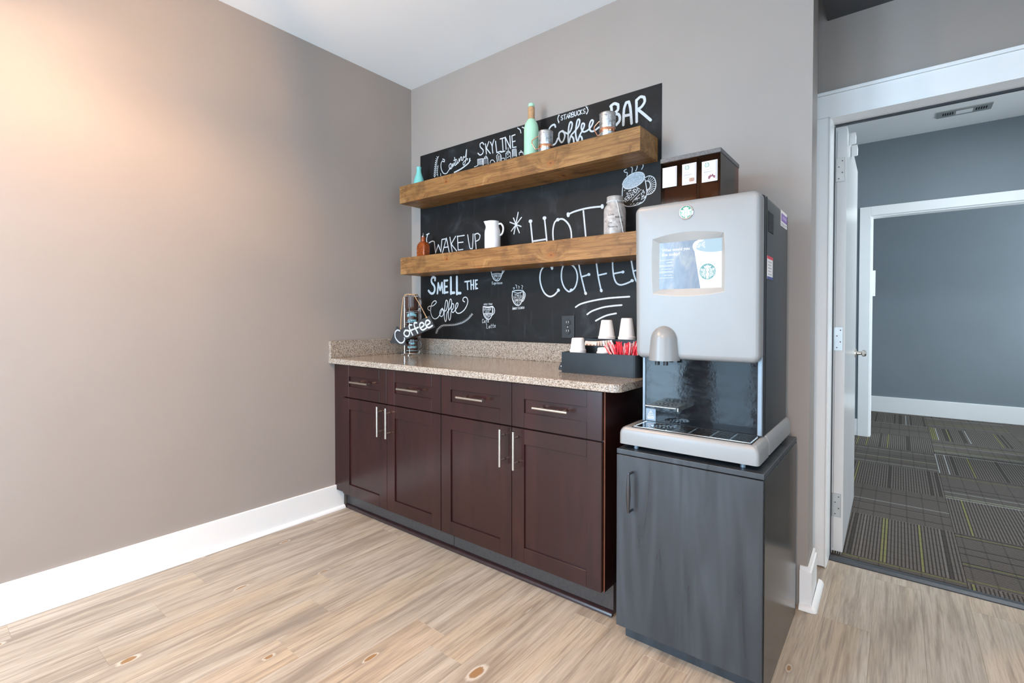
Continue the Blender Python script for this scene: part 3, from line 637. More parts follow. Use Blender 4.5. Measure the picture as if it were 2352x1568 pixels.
# partition with cased opening
OX0, OX1, OZ = 2.436, 3.95, 2.128
bm = bm_new()
box(bm, 1.9, OX0, 3.58, 3.70, -.03, HC); box(bm, OX1, 5.5, 3.58, 3.70, -.03, HC); box(bm, OX0, OX1, 3.58, 3.70, OZ, HC)
struct(obj('wall_hall_partition', bm, WALL2), 'blue-grey hall wall above the inner cased opening')
bm = bm_new()
box(bm, OX0 - .088, OX0 - .001, 3.562, 3.5795, .007, OZ + .084, .002); box(bm, OX1 + .001, OX1 + .088, 3.562, 3.5795, .007, OZ + .084, .002); box(bm, OX0 - .001, OX1 + .001, 3.562, 3.5795, OZ - .002, OZ + .084, .002)
t3 = struct(obj('trim_3', bm, TRIM), 'white casing of the inner hallway opening')
bm = bm_new(); box(bm, OX0, OX0 + .014, 3.58, 3.70, .007, OZ - .0145); box(bm, OX1 - .014, OX1, 3.58, 3.70, .007, OZ - .0145); box(bm, OX0, OX1, 3.58, 3.70, OZ - .014, OZ); obj('jamb', bm, TRIM, t3)
struct(obj('baseboard_hall_end', box(bm_new(), 1.901, 5.499, HY - .015, HY - .0005, .007, .195, .003), TRIM), 'white baseboard at the far end of the hallway')
struct(obj('baseboard_hall_partition', box(bm_new(), 1.901, OX0 - .089, 3.565, 3.5795, .007, .17, .003), TRIM))
# open door leaf
DR = struct(obj('door_1', prism(bm_new(), [(2.407, .592), (2.4535, .592), (2.4435, 1.515), (2.397, 1.5145)], XY, .02, 2.066), DOORW), 'white door standing open into the hallway')
for z in (1.864, 1.052, .244):
    bm = bm_new(); box(bm, 2.4075, 2.4455, .5895, .5918, z - .057, z + .057, .0009, 1); h = lab(obj('hinge', bm, BRASSY, DR), 'metal butt hinge leaf')
    bm = bm_new()
    for dx, dz in ((.028, .042), (.014, .014), (.028, -.014), (.014, -.042)): lathe_pts = None; box(bm, 2.4075 + dx - .0025, 2.4075 + dx + .0025, .5885, .5894, z + dz - .0025, z + dz + .0025)
    obj('screws', bm, INK, h)['kind'] = 'stuff'
    bm = bm_new(); lathe(bm, [(.006, -.057), (.006, .057)], (2.401, .586, z), 10); obj('hinge_pin', bm, BRASSY, h, True)
bm = bm_new(); box(bm, 2.4125, 2.4145, .5905, .5919, .03, 2.05); obj('edge_groove', bm, BEZEL, DR)
bm = bm_new()
for i in range(5): box(bm, 2.409 + i * .0095, 2.4105 + i * .0095, .5925, .5935, .008, .0198)
obj('door_sweep', bm, TRIM, DR)['kind'] = 'stuff'
bm = bm_new(); lathe(bm, [(0, -.0), (.026, 0), (.026, .006), (.012, .010), (.010, .03), (.018, .036), (.020, .048), (.014, .056), (0, .058)], (0, 0, 0), 20)
for v in bm.verts: v.co = (2.4445 + v.co.z, 1.455 + v.co.x, .935 + v.co.y)
lab(obj('door_knob', bm, STEEL, DR, True), 'metal door knob')
for y, z in ((.73, 2.045), (.86, 2.02)):
    lab(obj('closer_bracket', prism(bm_new(), [(y, z - .03), (y + .05, z - .012), (y + .06, z + .02), (y, z + .028)], YZ, 2.4525, 2.478), TRIM, DR), 'white door closer bracket')
bt = tag(obj('strike_bracket', box(bm_new(), 2.452, 2.474, 3.600, 3.606, 1.36, 1.605, .0015, 1), TRIM), 'white slotted strike bracket beside the inner hallway opening', 'bracket')
for z in (1.39, 1.455, 1.52, 1.58): obj('bracket_tab', box(bm_new(), 2.4495, 2.4525, 3.59, 3.612, z - .012, z + .012), TRIM, bt)
# hall ceiling vent
v = thing('ceiling_vent', (3.05, 3.14, HC - .014), 'slotted metal vent on the hallway ceiling', 'vent')
obj('vent_plate', box(bm_new(), 2.884, 3.214, 3.065, 3.215, HC - .009, HC - .0005, .002, 1), BRASSY, v)
bm = bm_new(); box(bm, 3.0, 3.10, 3.10, 3.175, HC - .0125, HC - .0092, .001, 1); obj('center_plate', bm, TRIM, v)
for g in (2.918, 3.118):
    for i in range(5): obj('slot', box(bm_new(), g + i * .0145, g + i * .0145 + .008, 3.105, 3.165, HC - .0105, HC - .0092), DARKHOLE, v)
for x in (2.896, 3.202): obj('screw', box(bm_new(), x - .004, x + .004, 3.134, 3.142, HC - .0105, HC - .0092), STEEL, v)

hp = thing('hall_fill_panel', (3.35, 1.9, HC - .03), 'flat square light panel added out of view on the hallway ceiling', 'lamp')  # unseen panel, added so the hallway is lit from above
bm = bm_new(); box(bm, 3.03, 3.67, 1.58, 1.60, HC - .03, HC - .001); box(bm, 3.03, 3.67, 2.20, 2.22, HC - .03, HC - .001); box(bm, 3.03, 3.05, 1.60, 2.20, HC - .03, HC - .001); box(bm, 3.65, 3.67, 1.60, 2.20, HC - .03, HC - .001); obj('panel_frame', bm, TRIM, hp)
obj('diffuser', box(bm_new(), 3.051, 3.649, 1.601, 2.199, HC - .022, HC - .016), m_emit('hall_fill_diffuser', (.86, .94, 1.0), 34), hp)
# lamps of the room (above and left of the picture)
def point(name, loc, power, col, r):
    d = bpy.data.lights.new(name, 'POINT'); d.energy = power; d.color = col; d.shadow_soft_size = r
    o = bpy.data.objects.new(name, d); COL.objects.link(o); o.location = loc; return o
LC = (.85, -1.7, 2.42)
LO = (.85, -1.7, 2.375)
WARM = (1.0, .60, .33)
ch = thing('orb_chandelier', (LC[0], LC[1], H), 'dark metal orb chandelier with a warm bulb', 'lamp')
bm = bm_new(); tube(bm, [(LC[0], LC[1], H - .001), (LC[0], LC[1], LC[2] + .07)], .006, 8); lathe(bm, [(.05, -.022), (.05, -.001)], (LC[0], LC[1], H), 20); obj('hanging_rod', bm, LAMPMETAL, ch)
def hoop(nrm, R=.155, w=.018):
    n = Vector(nrm).normalized(); a = n.orthogonal().normalized(); b = n.cross(a); bm = bm_new(); N = 48; ring = []
    for i in range(N):
        d = math.cos(2 * PI * i / N) * a + math.sin(2 * PI * i / N) * b
        ring.append([bm.verts.new(Vector(LO) + d * r + n * s) for r, s in ((R, -w / 2), (R, w / 2), (R - .004, w / 2), (R - .004, -w / 2))])
    for i in range(N):
        A, B = ring[i], ring[(i + 1) % N]
        for q in range(4): bm.faces.new((A[q], A[(q + 1) % 4], B[(q + 1) % 4], B[q]))
    return bm
for nr in ((0.03, -.02, 1), (.78, .62, .1), (-.5, .8, -.35)): obj('hoop', hoop(nr), LAMPMETAL, ch)
bm = bm_new(); lathe(bm, [(0, -.022), (.008, -.018), (.014, -.004), (.012, .012), (.008, .04)], LC, 20); obj('bulb', bm, BULB, ch, True)
bm = bm_new(); lathe(bm, [(.016, .038), (.016, .075)], LC, 16); obj('socket', bm, LAMPMETAL, ch)
def downlight(x, y, power):
    t = thing('recessed_downlight', (x, y, H - .012), 'recessed warm ceiling downlight' + (' above the counter front' if y > -2.5 and x < 2 else ' near the rear windows, left one' if x < 1.5 and y < -2.5 else ' near the rear windows, right one' if y < -2.5 else ' in front of the hall doorway'), 'lamp', 'ceiling downlights')
    bm = bm_new(); lathe(bm, [(.05, -.003), (.07, -.006), (.07, -.0005), (.05, -.0005)], (x, y, H), 28, False); obj('trim_ring', bm, TRIM, t, True)
    bm = bm_new(); lathe(bm, [(0, -.0012), (.048, -.0012)], (x, y, H), 28, False); obj('lens', bm, LENS, t)
    d = bpy.data.lights.new('downlight', 'SPOT'); d.energy = power; d.color = WARM; d.spot_size = math.radians(150); d.spot_blend = .6; d.shadow_soft_size = .045
    o = bpy.data.objects.new('downlight', d); COL.objects.link(o); o.location = (x, y, H - .02)
downlight(.9, -1.95, 125)
downlight(1.2, -3.0, 40)
downlight(2.6, -2.9, 185)
downlight(3.4, -1.1, 22)
# ================================================================== CABINETS
DF, DT = -.6117, .0185          # door front plane, thickness
def bar_pull(parent, p0, p1, stand, r=.0058):
    """bar handle standing off the -y face; p0,p1 bar ends"""
    a, b = Vector(p0), Vector(p1); bm = bm_new()
    tube(bm, [a, b], r, 12)
    for t in (.17, .83):
        q = a.lerp(b, t); tube(bm, [q, (q.x, q.y + stand, q.z)], r * .8, 10)
    return lab(obj('bar_handle', bm, STEEL, parent, True), 'brushed nickel bar handle')
def shaker(root, name, x0, x1, z0, z1, fr=.064, rail=.0635):
    bm = bm_new()
    yb = DF + DT
    box(bm, x0, x0 + fr, DF, yb, z0, z1, .0012, 1); box(bm, x1 - fr, x1, DF, yb, z0, z1, .0012, 1)
    box(bm, x0 + fr, x1 - fr, DF, yb, z0, z0 + rail, .0012, 1); box(bm, x0 + fr, x1 - fr, DF, yb, z1 - rail, z1, .0012, 1)
    d = obj(name, bm, CHERRY, root)
    obj('recessed_panel', box(bm_new(), x0 + fr - .001, x1 - fr + .001, DF + .0075, yb - .002, z0 + rail - .001, z1 - rail + .001), CHERRY, d)
    return d
def cabinet(x0, x1, xm, dx0, dx1, label, filler=None, end=False):
    r = thing('base_cabinet', ((x0 + x1) / 2, -.3, 0), label, 'cabinet')
    bm = bm_new(); box(bm, x0 + .0005, x1 - .0005, DF + DT + .0015, -.003, .1235, .8825); obj('carcass', bm, CHERRY, r)
    obj('toe_kick', box(bm_new(), x0 + .001, (x1 + .004 if end else x1 - .001), -.5225, -.505, .002, .123), TOEK, r)
    if filler: obj('filler_strip', box(bm_new(), .0005, filler, DF + DT - .004, DF + DT + .001, .1235, .8825), CHERRY, r)
    if end:
        obj('end_panel', box(bm_new(), x1, x1 + .006, DF + DT - .002, -.003, .1235, .8825), CHERRY, r)
        lab(obj('panel_edge', box(bm_new(), x1 + .0005, x1 + .0055, DF + DT - .0045, DF + DT - .0022, .1235, .8825), EDGE, r), 'reddish raw edge of the end panel')
        obj('toe_side', box(bm_new(), x1 - .002, x1 + .004, -.5, -.01, .002, .123), TOEK, r)
    g = .0012
    for a, b, hx in ((dx0, xm - g, None), (xm + g, dx1, None)):
        dr = shaker(r, 'drawer', a, b, .694, .8783); c = (a + b) / 2
        bar_pull(dr, (c - .082, -.645, .790), (c + .082, -.645, .790), .031)
        d = shaker(r, 'door', a, b, .1246, .6885)
        hx = b - .038 if b < xm else a + .033
        bar_pull(d, (hx, -.645, .519), (hx, -.645, .6795), .031)
    return r
cabinet(.0, .9305, .5155, .1026, .9295, 'dark cherry shaker base cabinet against the left wall, with two drawers over two doors', filler=.112)
cabinet(.9315, 1.7945, 1.3664, .9335, 1.7933, 'dark cherry shaker base cabinet beside the black cabinet, with two drawers over two doors', end=True)
struct(obj('trim_4', quarter(bm_new(), (.016, -.5235, .001), (1.80, -.5235, .001), (0, -1), .019), M('dark_base_moulding', (.03, .014, .014), .22, var=.1), None, True), 'dark quarter-round moulding below the cherry cabinets')

# countertop with rounded front right corner
ct = thing('countertop', (.93, -.3, .8835), 'speckled beige quartz countertop with low backsplashes', 'countertop')
R_ = .035
poly = [(.001, -.001), (.001, -.6358)] + [(1.872 - R_ + R_ * math.sin(a), -.6358 + R_ - R_ * math.cos(a)) for a in [PI / 2 * i / 8 for i in range(9)]] + [(1.872, -.001)]
bm = bm_new()
def inset(poly, d, cx=.93, cy=-.32):
    return [(x + (d if x < cx else -d) * (1 if x in (.001, 1.872) or True else 0), y + (d if y < cy else 0)) for x, y in poly]
def stacked(bm, loops):
    rings = [[bm.verts.new((x, y, z)) for x, y in p] for p, z in loops]
    bm.faces.new(rings[0]); bm.faces.new(rings[-1])
    for a, b in zip(rings, rings[1:]):
        for i in range(len(a)): bm.faces.new((a[i], a[(i + 1) % len(a)], b[(i + 1) % len(a)], b[i]))
def soft(poly, d): return [(x - (d if x > 1.8 else 0), y + (d if y < -.5 else 0)) for x, y in poly]
stacked(bm, [(soft(poly, .002), .8835), (poly, .8855), (poly, .911), (soft(poly, .001), .9132), (soft(poly, .003), .914)])
obj('slab', bm, QUARTZ, ct)
obj('back_splash', box(bm_new(), .0205, 1.80, -.020, -.001, .9142, 1.0156, .0012, 1), QUARTZ, ct)
obj('side_splash', box(bm_new(), .001, .0200, -.6355, -.001, .9142, 1.0156, .0012, 1), QUARTZ, ct)

# ------------------------------------------------------------------ shelves
def shelf(z0, z1, xl, xr, label, yd=-.2055):
    t = thing('floating_shelf', ((xl + xr) / 2, 0, z0), label, 'shelf', 'thick pine floating shelves')
    obj('front_board', box(bm_new(), xl, xr, yd, yd + .019, z0, z1, .0015, 1), PINE, t)
    obj('top_board', box(bm_new(), xl + .0195, xr - .0195, yd + .0195, -.0056, z1 - .019, z1, .0008, 1), PINE, t)
    obj('bottom_board', box(bm_new(), xl + .0195, xr - .0195, yd + .0195, -.0056, z0, z0 + .019, .0008, 1), PINE, t)
    for a in (xl, xr - .019): obj('end_board', box(bm_new(), a, a + .019, yd + .0195, -.0056, z0, z1, .001, 1), PINE, t)
    for a in (xl + .009, xl + .045, xr - .012):
        bm = bm_new()
        for i in range(4): box(bm, a - .0012, a + .0012, yd - .0004, yd + .001, z0 + .018 + i * .024 - .0012, z0 + .018 + i * .024 + .0012)
        obj('brad_nails', bm, BRASSY if a < .5 else INK, t)['kind'] = 'stuff'
    return t
shelf(1.886, 1.994, .125, 1.7605, 'upper thick stained pine floating shelf on the chalkboard')
shelf(1.431, 1.5375, .132, 1.7605, 'lower thick stained pine floating shelf on the chalkboard')

# ------------------------------------------------------------------ chalkboard and its lettering
cb = thing('chalkboard', (.9365, 0, 1.016), 'large black chalkboard panel covered in white coffee lettering', 'chalkboard')
obj('board_panel', box(bm_new(), .096, 1.777, -.0042, -.0008, 1.0162, 2.248, .0006, 1), BOARD, cb)
SHARP = {'skyline', 'city_drawing', 'wake_up', 'smell', 'the', 'star_mark', 'hot', 'bar', 'capital_coffee'}
YB = -.0043
def split_sharp(p):
    out = [[p[0]]]
    for i in range(1, len(p)):
        out[-1].append(p[i])
        if i < len(p) - 1:
            a = math.atan2(p[i][1] - p[i - 1][1], p[i][0] - p[i - 1][0]); b = math.atan2(p[i + 1][1] - p[i][1], p[i + 1][0] - p[i][0])
            d = abs((b - a + PI) % (2 * PI) - PI)
            if d > math.radians(62): out.append([p[i]])
    return out
WK = {'smell': 1.05, 'the': 1.0, 'bar': .92, 'laurel': .55, 'script_coffee': .9, 'capital_coffee': .9, 'leaf_sprig': .7, 'city_drawing': .75}
def draw_strokes(bm, strokes, sharp, word, lift0=0):
    for n, (w, flat) in enumerate(strokes):
        p = [(flat[i] / 10000, flat[i + 1] / 10000) for i in range(0, len(flat), 2)]
        for q in (split_sharp(p) if sharp else [p]):
            yy = YB - lift0
            ribbon(bm, catmull(q, n=5), w / 10000 * WK.get(word, .85), lambda a, b: (a, yy, b))
CAPS = {'A': [[(0, 0), (.5, 1), (1, 0)], [(.2, .38), (.8, .38)]], 'B': [[(0, 0), (0, 1), (.7, .95), (.7, .55), (0, .52), (.85, .45), (.85, .05), (0, 0)]], 'C': [[(.95, .8), (.6, 1), (.15, .8), (.05, .4), (.3, .02), (.7, .03), (.95, .2)]],
 'D': [[(0, 0), (0, 1), (.6, .9), (.9, .5), (.6, .1), (0, 0)]], 'E': [[(.85, 1), (0, 1), (0, 0), (.85, 0)], [(0, .5), (.7, .5)]], 'F': [[(.85, 1), (0, 1), (0, 0)], [(0, .5), (.7, .5)]], 'H': [[(0, 0), (0, 1)], [(.9, 0), (.9, 1)], [(0, .5), (.9, .5)]],
 'I': [[(.5, 0), (.5, 1)]], 'K': [[(0, 0), (0, 1)], [(.85, 1), (.05, .5), (.9, 0)]], 'L': [[(0, 1), (0, 0), (.8, 0)]], 'M': [[(0, 0), (.1, 1), (.5, .3), (.9, 1), (1, 0)]], 'N': [[(0, 0), (0, 1), (.9, 0), (.9, 1)]], 'O': [[(.5, 1), (.1, .75), (.1, .25), (.5, 0), (.9, .25), (.9, .75), (.5, 1)]],
 'P': [[(0, 0), (0, 1), (.8, .9), (.8, .55), (0, .45)]], 'R': [[(0, 0), (0, 1), (.8, .9), (.8, .55), (0, .48), (.9, 0)]], 'S': [[(.9, .85), (.5, 1), (.1, .8), (.25, .55), (.75, .42), (.9, .18), (.5, 0), (.05, .15)]], 'T': [[(0, 1), (1, 1)], [(.5, 1), (.5, 0)]], 'U': [[(0, 1), (.05, .25), (.45, 0), (.85, .25), (.9, 1)]],
 'V': [[(0, 1), (.5, 0), (1, 1)]], 'W': [[(0, 1), (.25, 0), (.5, .7), (.75, 0), (1, 1)]],
 'a': [[(.8, .5), (.4, .55), (.1, .3), (.3, .02), (.7, .15), (.8, .5), (.85, .05)]], 'c': [[(.8, .5), (.4, .58), (.1, .3), (.35, .0), (.85, .1)]], 'e': [[(.1, .3), (.8, .36), (.55, .6), (.15, .4), (.25, .05), (.85, .1)]], 'f': [[(.3, -.35), (.45, .5), (.6, .95), (.85, .85)], [(.1, .5), (.8, .5)]],
 'i': [[(.5, .55), (.5, 0)], [(.5, .75), (.52, .82)]], 'm': [[(.0, 0), (.05, .5), (.3, .55), (.45, 0), (.55, .5), (.8, .5), (.95, 0)]], 'n': [[(.1, 0), (.12, .5), (.55, .55), (.85, 0)]], 'o': [[(.5, .58), (.12, .35), (.3, .02), (.75, .1), (.85, .4), (.5, .58)]], 'p': [[(.1, -.35), (.15, .55), (.7, .5), (.75, .15), (.2, .05)]],
 'r': [[(.15, 0), (.2, .5), (.45, .4), (.8, .55)]], 's': [[(.8, .5), (.4, .55), (.3, .35), (.7, .2), (.5, .0), (.1, .08)]], 't': [[(.5, .9), (.4, .1), (.8, .05)], [(.15, .58), (.85, .6)]]}
def chalk_text(bm, s, a, b, h, w, f, gap=.28):
    """stroke lettering along baseline a->b with up point h (2D), stroke width w"""
    n = len(s); ux, uy = b[0] - a[0], b[1] - a[1]; vx, vy = h[0] - a[0], h[1] - a[1]; cw = 1 / (n + (n - 1) * gap)
    for i, chh in enumerate(s):
        for pl in CAPS.get(chh, []):
            pts = []
            for px, py in pl:
                t = (i * (1 + gap) + px) * cw
                pts.append((a[0] + ux * t + vx * py, a[1] + uy * t + vy * py))
            ribbon(bm, catmull(pts, n=3) if chh in 'BCDOPRSU' or chh.islower() else pts, w, f)
for word, st in STROKES.items():
    bm = bm_new(); draw_strokes(bm, st, word in SHARP, word)
    if word == 'mug_drawing':
        s, a, b, h = TEXTS[1]; chalk_text(bm, s, *[(q[0] / 10000, q[1] / 10000) for q in (a, b, h)], .0034, lambda p, q: (p, YB - .0005, q))
    if word in ('americano_cup', 'espresso_cup', 'latte_cup'):
        for i in {'americano_cup': (2, 3, 4, 5), 'espresso_cup': (6, 7), 'latte_cup': (8, 9, 10, 11, 12, 13)}[word]:
            s, a, b, h = TEXTS[i]; chalk_text(bm, s, *[(q[0] / 10000, q[1] / 10000) for q in (a, b, h)], .0024 if s[-1].islower() else .0019, lambda p, q: (p, YB - .0005, q))
    obj('chalk_' + word, bm, CHALK, cb)
bm = bm_new(); s, a, b, h = TEXTS[0]; chalk_text(bm, s, *[(q[0] / 10000, q[1] / 10000) for q in (a, b, h)], .0042, lambda p, q: (p, YB - .0002, q)); obj('chalk_small_capitals', bm, CHALK, cb)
fo = [(1.5813, 1.8103), (1.5923, 1.8308), (1.6185, 1.8485), (1.6443, 1.8551), (1.6699, 1.8536), (1.6889, 1.8438), (1.6952, 1.8268), (1.6891, 1.8101), (1.6702, 1.7954), (1.6447, 1.7856), (1.6144, 1.7825), (1.5925, 1.7901)]
bm = bm_new(); fc = catmull(fo + fo[:1], n=4)[:-1]; bm.faces.new([bm.verts.new((x, YB - .0001, z)) for x, z in fc]); obj('chalk_foam_fill', bm, CHALKD, cb)
bm = bm_new(); ribbon(bm, fc + fc[:1], .0042, lambda a, b: (a, YB - .0004, b)); obj('chalk_foam_outline', bm, CHALK, cb)

# outlet
ol = thing('wall_outlet', (1.2715, -.0045, 1.043), 'black duplex wall outlet on the chalkboard above the backsplash', 'outlet')
obj('cover_plate', box(bm_new(), 1.2317, 1.3112, -.0105, -.0046, 1.0435, 1.1668, .0028, 2), BLACKP, ol)
for z in (1.082, 1.128):
    bm = bm_new(); lathe(bm, [(.0165, 0), (.0165, .002), (.0155, .003), (0, .003)], (0, 0, 0), 24)
    for q in bm.verts: q.co = (1.2715 + q.co.x, -.0106 - q.co.z, z + q.co.y)
    rc = obj('receptacle', bm, BLACKP, ol, True)
    bm = bm_new(); box(bm, 1.264, 1.2665, -.0142, -.0137, z - .002, z + .008); box(bm, 1.2765, 1.279, -.0142, -.0137, z - .002, z + .008); obj('slots', bm, BRASSY, rc)
bm = bm_new(); lathe(bm, [(.003, 0), (.003, .0015), (0, .0015)], (0, 0, 0), 12)
for q in bm.verts: q.co = (1.2715 + q.co.x, -.0106 - q.co.z, 1.105 + q.co.y)
obj('screw', bm, BRASSY, ol)
# ================================================================== BLACK CABINET
KX0, KX1, KY0, KY1 = 1.8765, 2.3485, -.655, -.072
kc = thing('black_storage_cabinet', (2.11, -.36, 0), 'black laminate cabinet carrying the coffee machine', 'cabinet')
obj('carcass', box(bm_new(), KX0 + .001, KX1 - .006, KY0 + .019, KY1, .0625, .6745), BLACKS, kc)
obj('side_panel', box(bm_new(), KX1 - .0055, KX1 + .002, KY0 + .012, KY1, .001, .6745, .001, 1), BLACKS, kc)
obj('plinth', box(bm_new(), KX0 + .012, KX1 - .006, -.605, KY1, .001, .0622), BLACKL, kc)
obj('top_slab', box(bm_new(), KX0 - .001, KX1 + .001, KY0, KY1 + .003, .675, .6925, .0016, 2), BLACKL, kc)
kd = obj('door', box(bm_new(), KX0 - .001, KX1 - .001, KY0, KY0 + .018, .0615, .6715, .0012, 1), BLACKL, kc)
bm = bm_new(); N = 15
tube(bm, [(1.936, KY0 - .034, .4865 + .1345 * i / (N - 1)) for i in range(N)], [.0042 + .0032 * math.sin(PI * i / (N - 1)) ** 1.3 for i in range(N)], 12)
for z in (.4885, .619): tube(bm, [(1.936, KY0 - .034, z), (1.936, KY0 + .0005, z)], .0042, 10)
lab(obj('pull_handle', bm, M('gunmetal_handle', (.12, .12, .13), .2, metal=.9), kd, True), 'dark gunmetal bow handle')

# ================================================================== COFFEE MACHINE
cm = thing('coffee_machine', (2.11, -.36, .6928), 'tall silver and black bean-to-cup coffee machine with a lit screen', 'coffee machine')
BX0, BX1, BY0, BY1, BZ1 = 1.914, 2.318, -.515, -.102, 1.552
for x in (1.933, 2.283):
    for y in (-.618, -.14): obj('foot', lathe(bm_new(), [(.008, .6932), (.008, .7105)], (x, y, 0), 12), GREYRAIL, cm, True)
# base tray with rounded upper edge
def rrect(x0, x1, y0, y1, r, n=6):
    out = []
    for cx, cy, a0 in ((x1 - r, y0 + r, -PI / 2), (x1 - r, y1 - r, 0), (x0 + r, y1 - r, PI / 2), (x0 + r, y0 + r, PI)):
        for i in range(n + 1): a = a0 + PI / 2 * i / n; out.append((cx + r * math.cos(a), cy + r * math.sin(a)))
    return out
def loft(bm, loops, cap0=True, cap1=True):
    rings = [[bm.verts.new(p) for p in l] for l in loops]
    if cap0: bm.faces.new(rings[0][::-1])
    if cap1: bm.faces.new(rings[-1])
    for a, b in zip(rings, rings[1:]):
        for i in range(len(a)): bm.faces.new((a[i], a[(i + 1) % len(a)], b[(i + 1) % len(a)], b[i]))
    return rings
def tray(x0, x1, y0, y1, r=.012):
    bm = bm_new(); L = []
    for d, z in ((0, .711), (0, .748), (.003, .758), (.009, .766), (.018, .771), (.028, .772)):
        L.append([(x, y, z) for x, y in rrect(x0 + d * .9, x1 - d * .9, y0 + d * .5, y1, r)])
    loft(bm, L); return bm
obj('base_tray', tray(1.8815, 2.334, -.650, -.500), SILVER, cm, True)
obj('base_skirt', tray(1.8825, 2.333, -.4995, -.094), SILVER, cm, True)
# body shell
bm = bm_new(); L = []
for z, d in ((.7725, 0), (1.538, 0), (1.548, .004), (1.552, .012)):
    L.append([(x, y, z) for x, y in rrect(BX0 + d, BX1 - d, BY0 + .002, BY1 - d, .012)])
loft(bm, L); obj('body', bm, BLACKM, cm, True)
bm = bm_new(); box(bm, BX1 - .001, BX1 + .0012, -.4905, -.4885, .775, 1.545); obj('side_seam', bm, DARKHOLE, cm)
for x0, x1 in ((1.9145, 1.9245), (2.302, 2.3165)): obj('front_rail', box(bm_new(), x0, x1, BY0 - .010, BY0 + .0015, .7725, 1.03, .002, 1), GREYRAIL, cm)
obj('splash_panel', box(bm_new(), 1.9255, 2.301, BY0 - .005, BY0 + .0015, .7725, 1.03), SPLASH, cm)
obj('panel_sill', box(bm_new(), 1.916, 2.316, BY0 - .013, BY0 - .0055, .7722, .7765), BLACKP, cm)
# silver front
def front_outline(d, n=7):
    r = .026
    zb, zt = 1.010, 1.556
    pts = []
    for cx, cz, a0 in ((2.3165 - r, zb + r, -PI / 2), (2.3155 - r, zt - r, 0), (1.8975 + r, zt - r, PI / 2), (1.9035 + r, zb + r, PI)):
        for i in range(n + 1):
            a = a0 + PI / 2 * i / n; pts.append((cx + (r - d) * math.cos(a), cz + (r - d) * math.sin(a)))
    return pts
FY = -.566
bm = bm_new()
rings = loft(bm, [[(x, y, z) for x, z in front_outline(d)] for d, y in ((0, BY0 - .0005), (0, FY + .018), (.002, FY + .010), (.006, FY + .004), (.012, FY + .001), (.020, FY))], True, False)
# bezel opening
def side(p, q, bulge, n=12):
    out = []
    for i in range(n):
        t = i / n; b = 4 * t * (1 - t)
        out.append((p[0] + (q[0] - p[0]) * t + bulge[0] * b, p[1] + (q[1] - p[1]) * t + bulge[1] * b))
    return out
BZ = side((1.966, 1.239), (2.211, 1.239), (0, -.011)) + side((2.211, 1.239), (2.209, 1.433), (.004, 0)) + side((2.209, 1.433), (1.964, 1.433), (0, .015)) + side((1.964, 1.433), (1.966, 1.239), (-.003, 0))
SR = side((1.9865, 1.2545), (2.1985, 1.2545), (0, 0)) + side((2.1985, 1.2545), (2.1985, 1.418), (0, 0)) + side((2.1985, 1.418), (1.9865, 1.418), (0, 0)) + side((1.9865, 1.418), (1.9865, 1.2545), (0, 0))
bv = [bm.verts.new((x, FY, z)) for x, z in BZ]
be = [bm.edges.new((bv[i], bv[(i + 1) % len(bv)])) for i in range(len(bv))]
oe = [bm.edges.get((rings[-1][i], rings[-1][(i + 1) % len(rings[-1])])) for i in range(len(rings[-1]))]
bmesh.ops.triangle_fill(bm, edges=be + oe, use_beauty=True)
fp = obj('front_panel', bm, SILVER, cm, True)
bm = bm_new()
def ins(L, k): 
    cx = sum(p[0] for p in L) / len(L); cz = sum(p[1] for p in L) / len(L)
    return [(cx + (x - cx) * k, cz + (z - cz) * k) for x, z in L]
loft(bm, [[(x, FY + .0002, z) for x, z in BZ], [(x, FY + .0008, z) for x, z in ins(BZ, .985)], [(x, FY + .0145, z) for x, z in SR]], False, False)
obj('screen_bezel', bm, BEZEL, cm, False)
scn = lab(obj('screen', box(bm_new(), 1.986, 2.199, FY + .0148, FY + .022, 1.254, 1.4185), SCREENBG, cm), 'lit touch screen asking what would you like today')
SY = FY + .0146
def sflat(poly, dy): 
    bm = bm_new(); bm.faces.new([bm.verts.new((x, SY - dy, z)) for x, z in poly]); return bm
sx = lambda u: 1.987 + u * .211
sz = lambda v: 1.2545 + v * .163
obj('screen_cup', sflat([(sx(u), sz(v)) for u, v in [(.675, .0), (.655, .16), (.58, .77), (.565, .80), (.55, .86), (.555, .92), (.585, .97), (.64, 1.0), (1.0, 1.0), (1.0, .0)]], .0002), SCRW, scn)
rim = [(sx(u), sz(v)) for u, v in catmull([(.70, 1.0), (.62, .90), (.60, .83), (.66, .775), (.78, .735), (.90, .725), (1.0, .735)], n=5)] + [(sx(1), sz(1))]
obj('screen_cup_inside', sflat(rim, .0004), SCRS, scn)
bm = bm_new()
for i in range(46):
    u, v = rnd.uniform(.60, .74), rnd.uniform(.83, .985); r = rnd.uniform(.004, .013)
    bm.faces.new([bm.verts.new((sx(u + r * math.cos(a) * rnd.uniform(.6, 1.1)), SY - .0006 - i * .000004, sz(v + r * 1.3 * math.sin(a)))) for a in [2 * PI * q / 7 for q in range(7)]])
obj('screen_cup_pattern', bm, SCRW, scn)
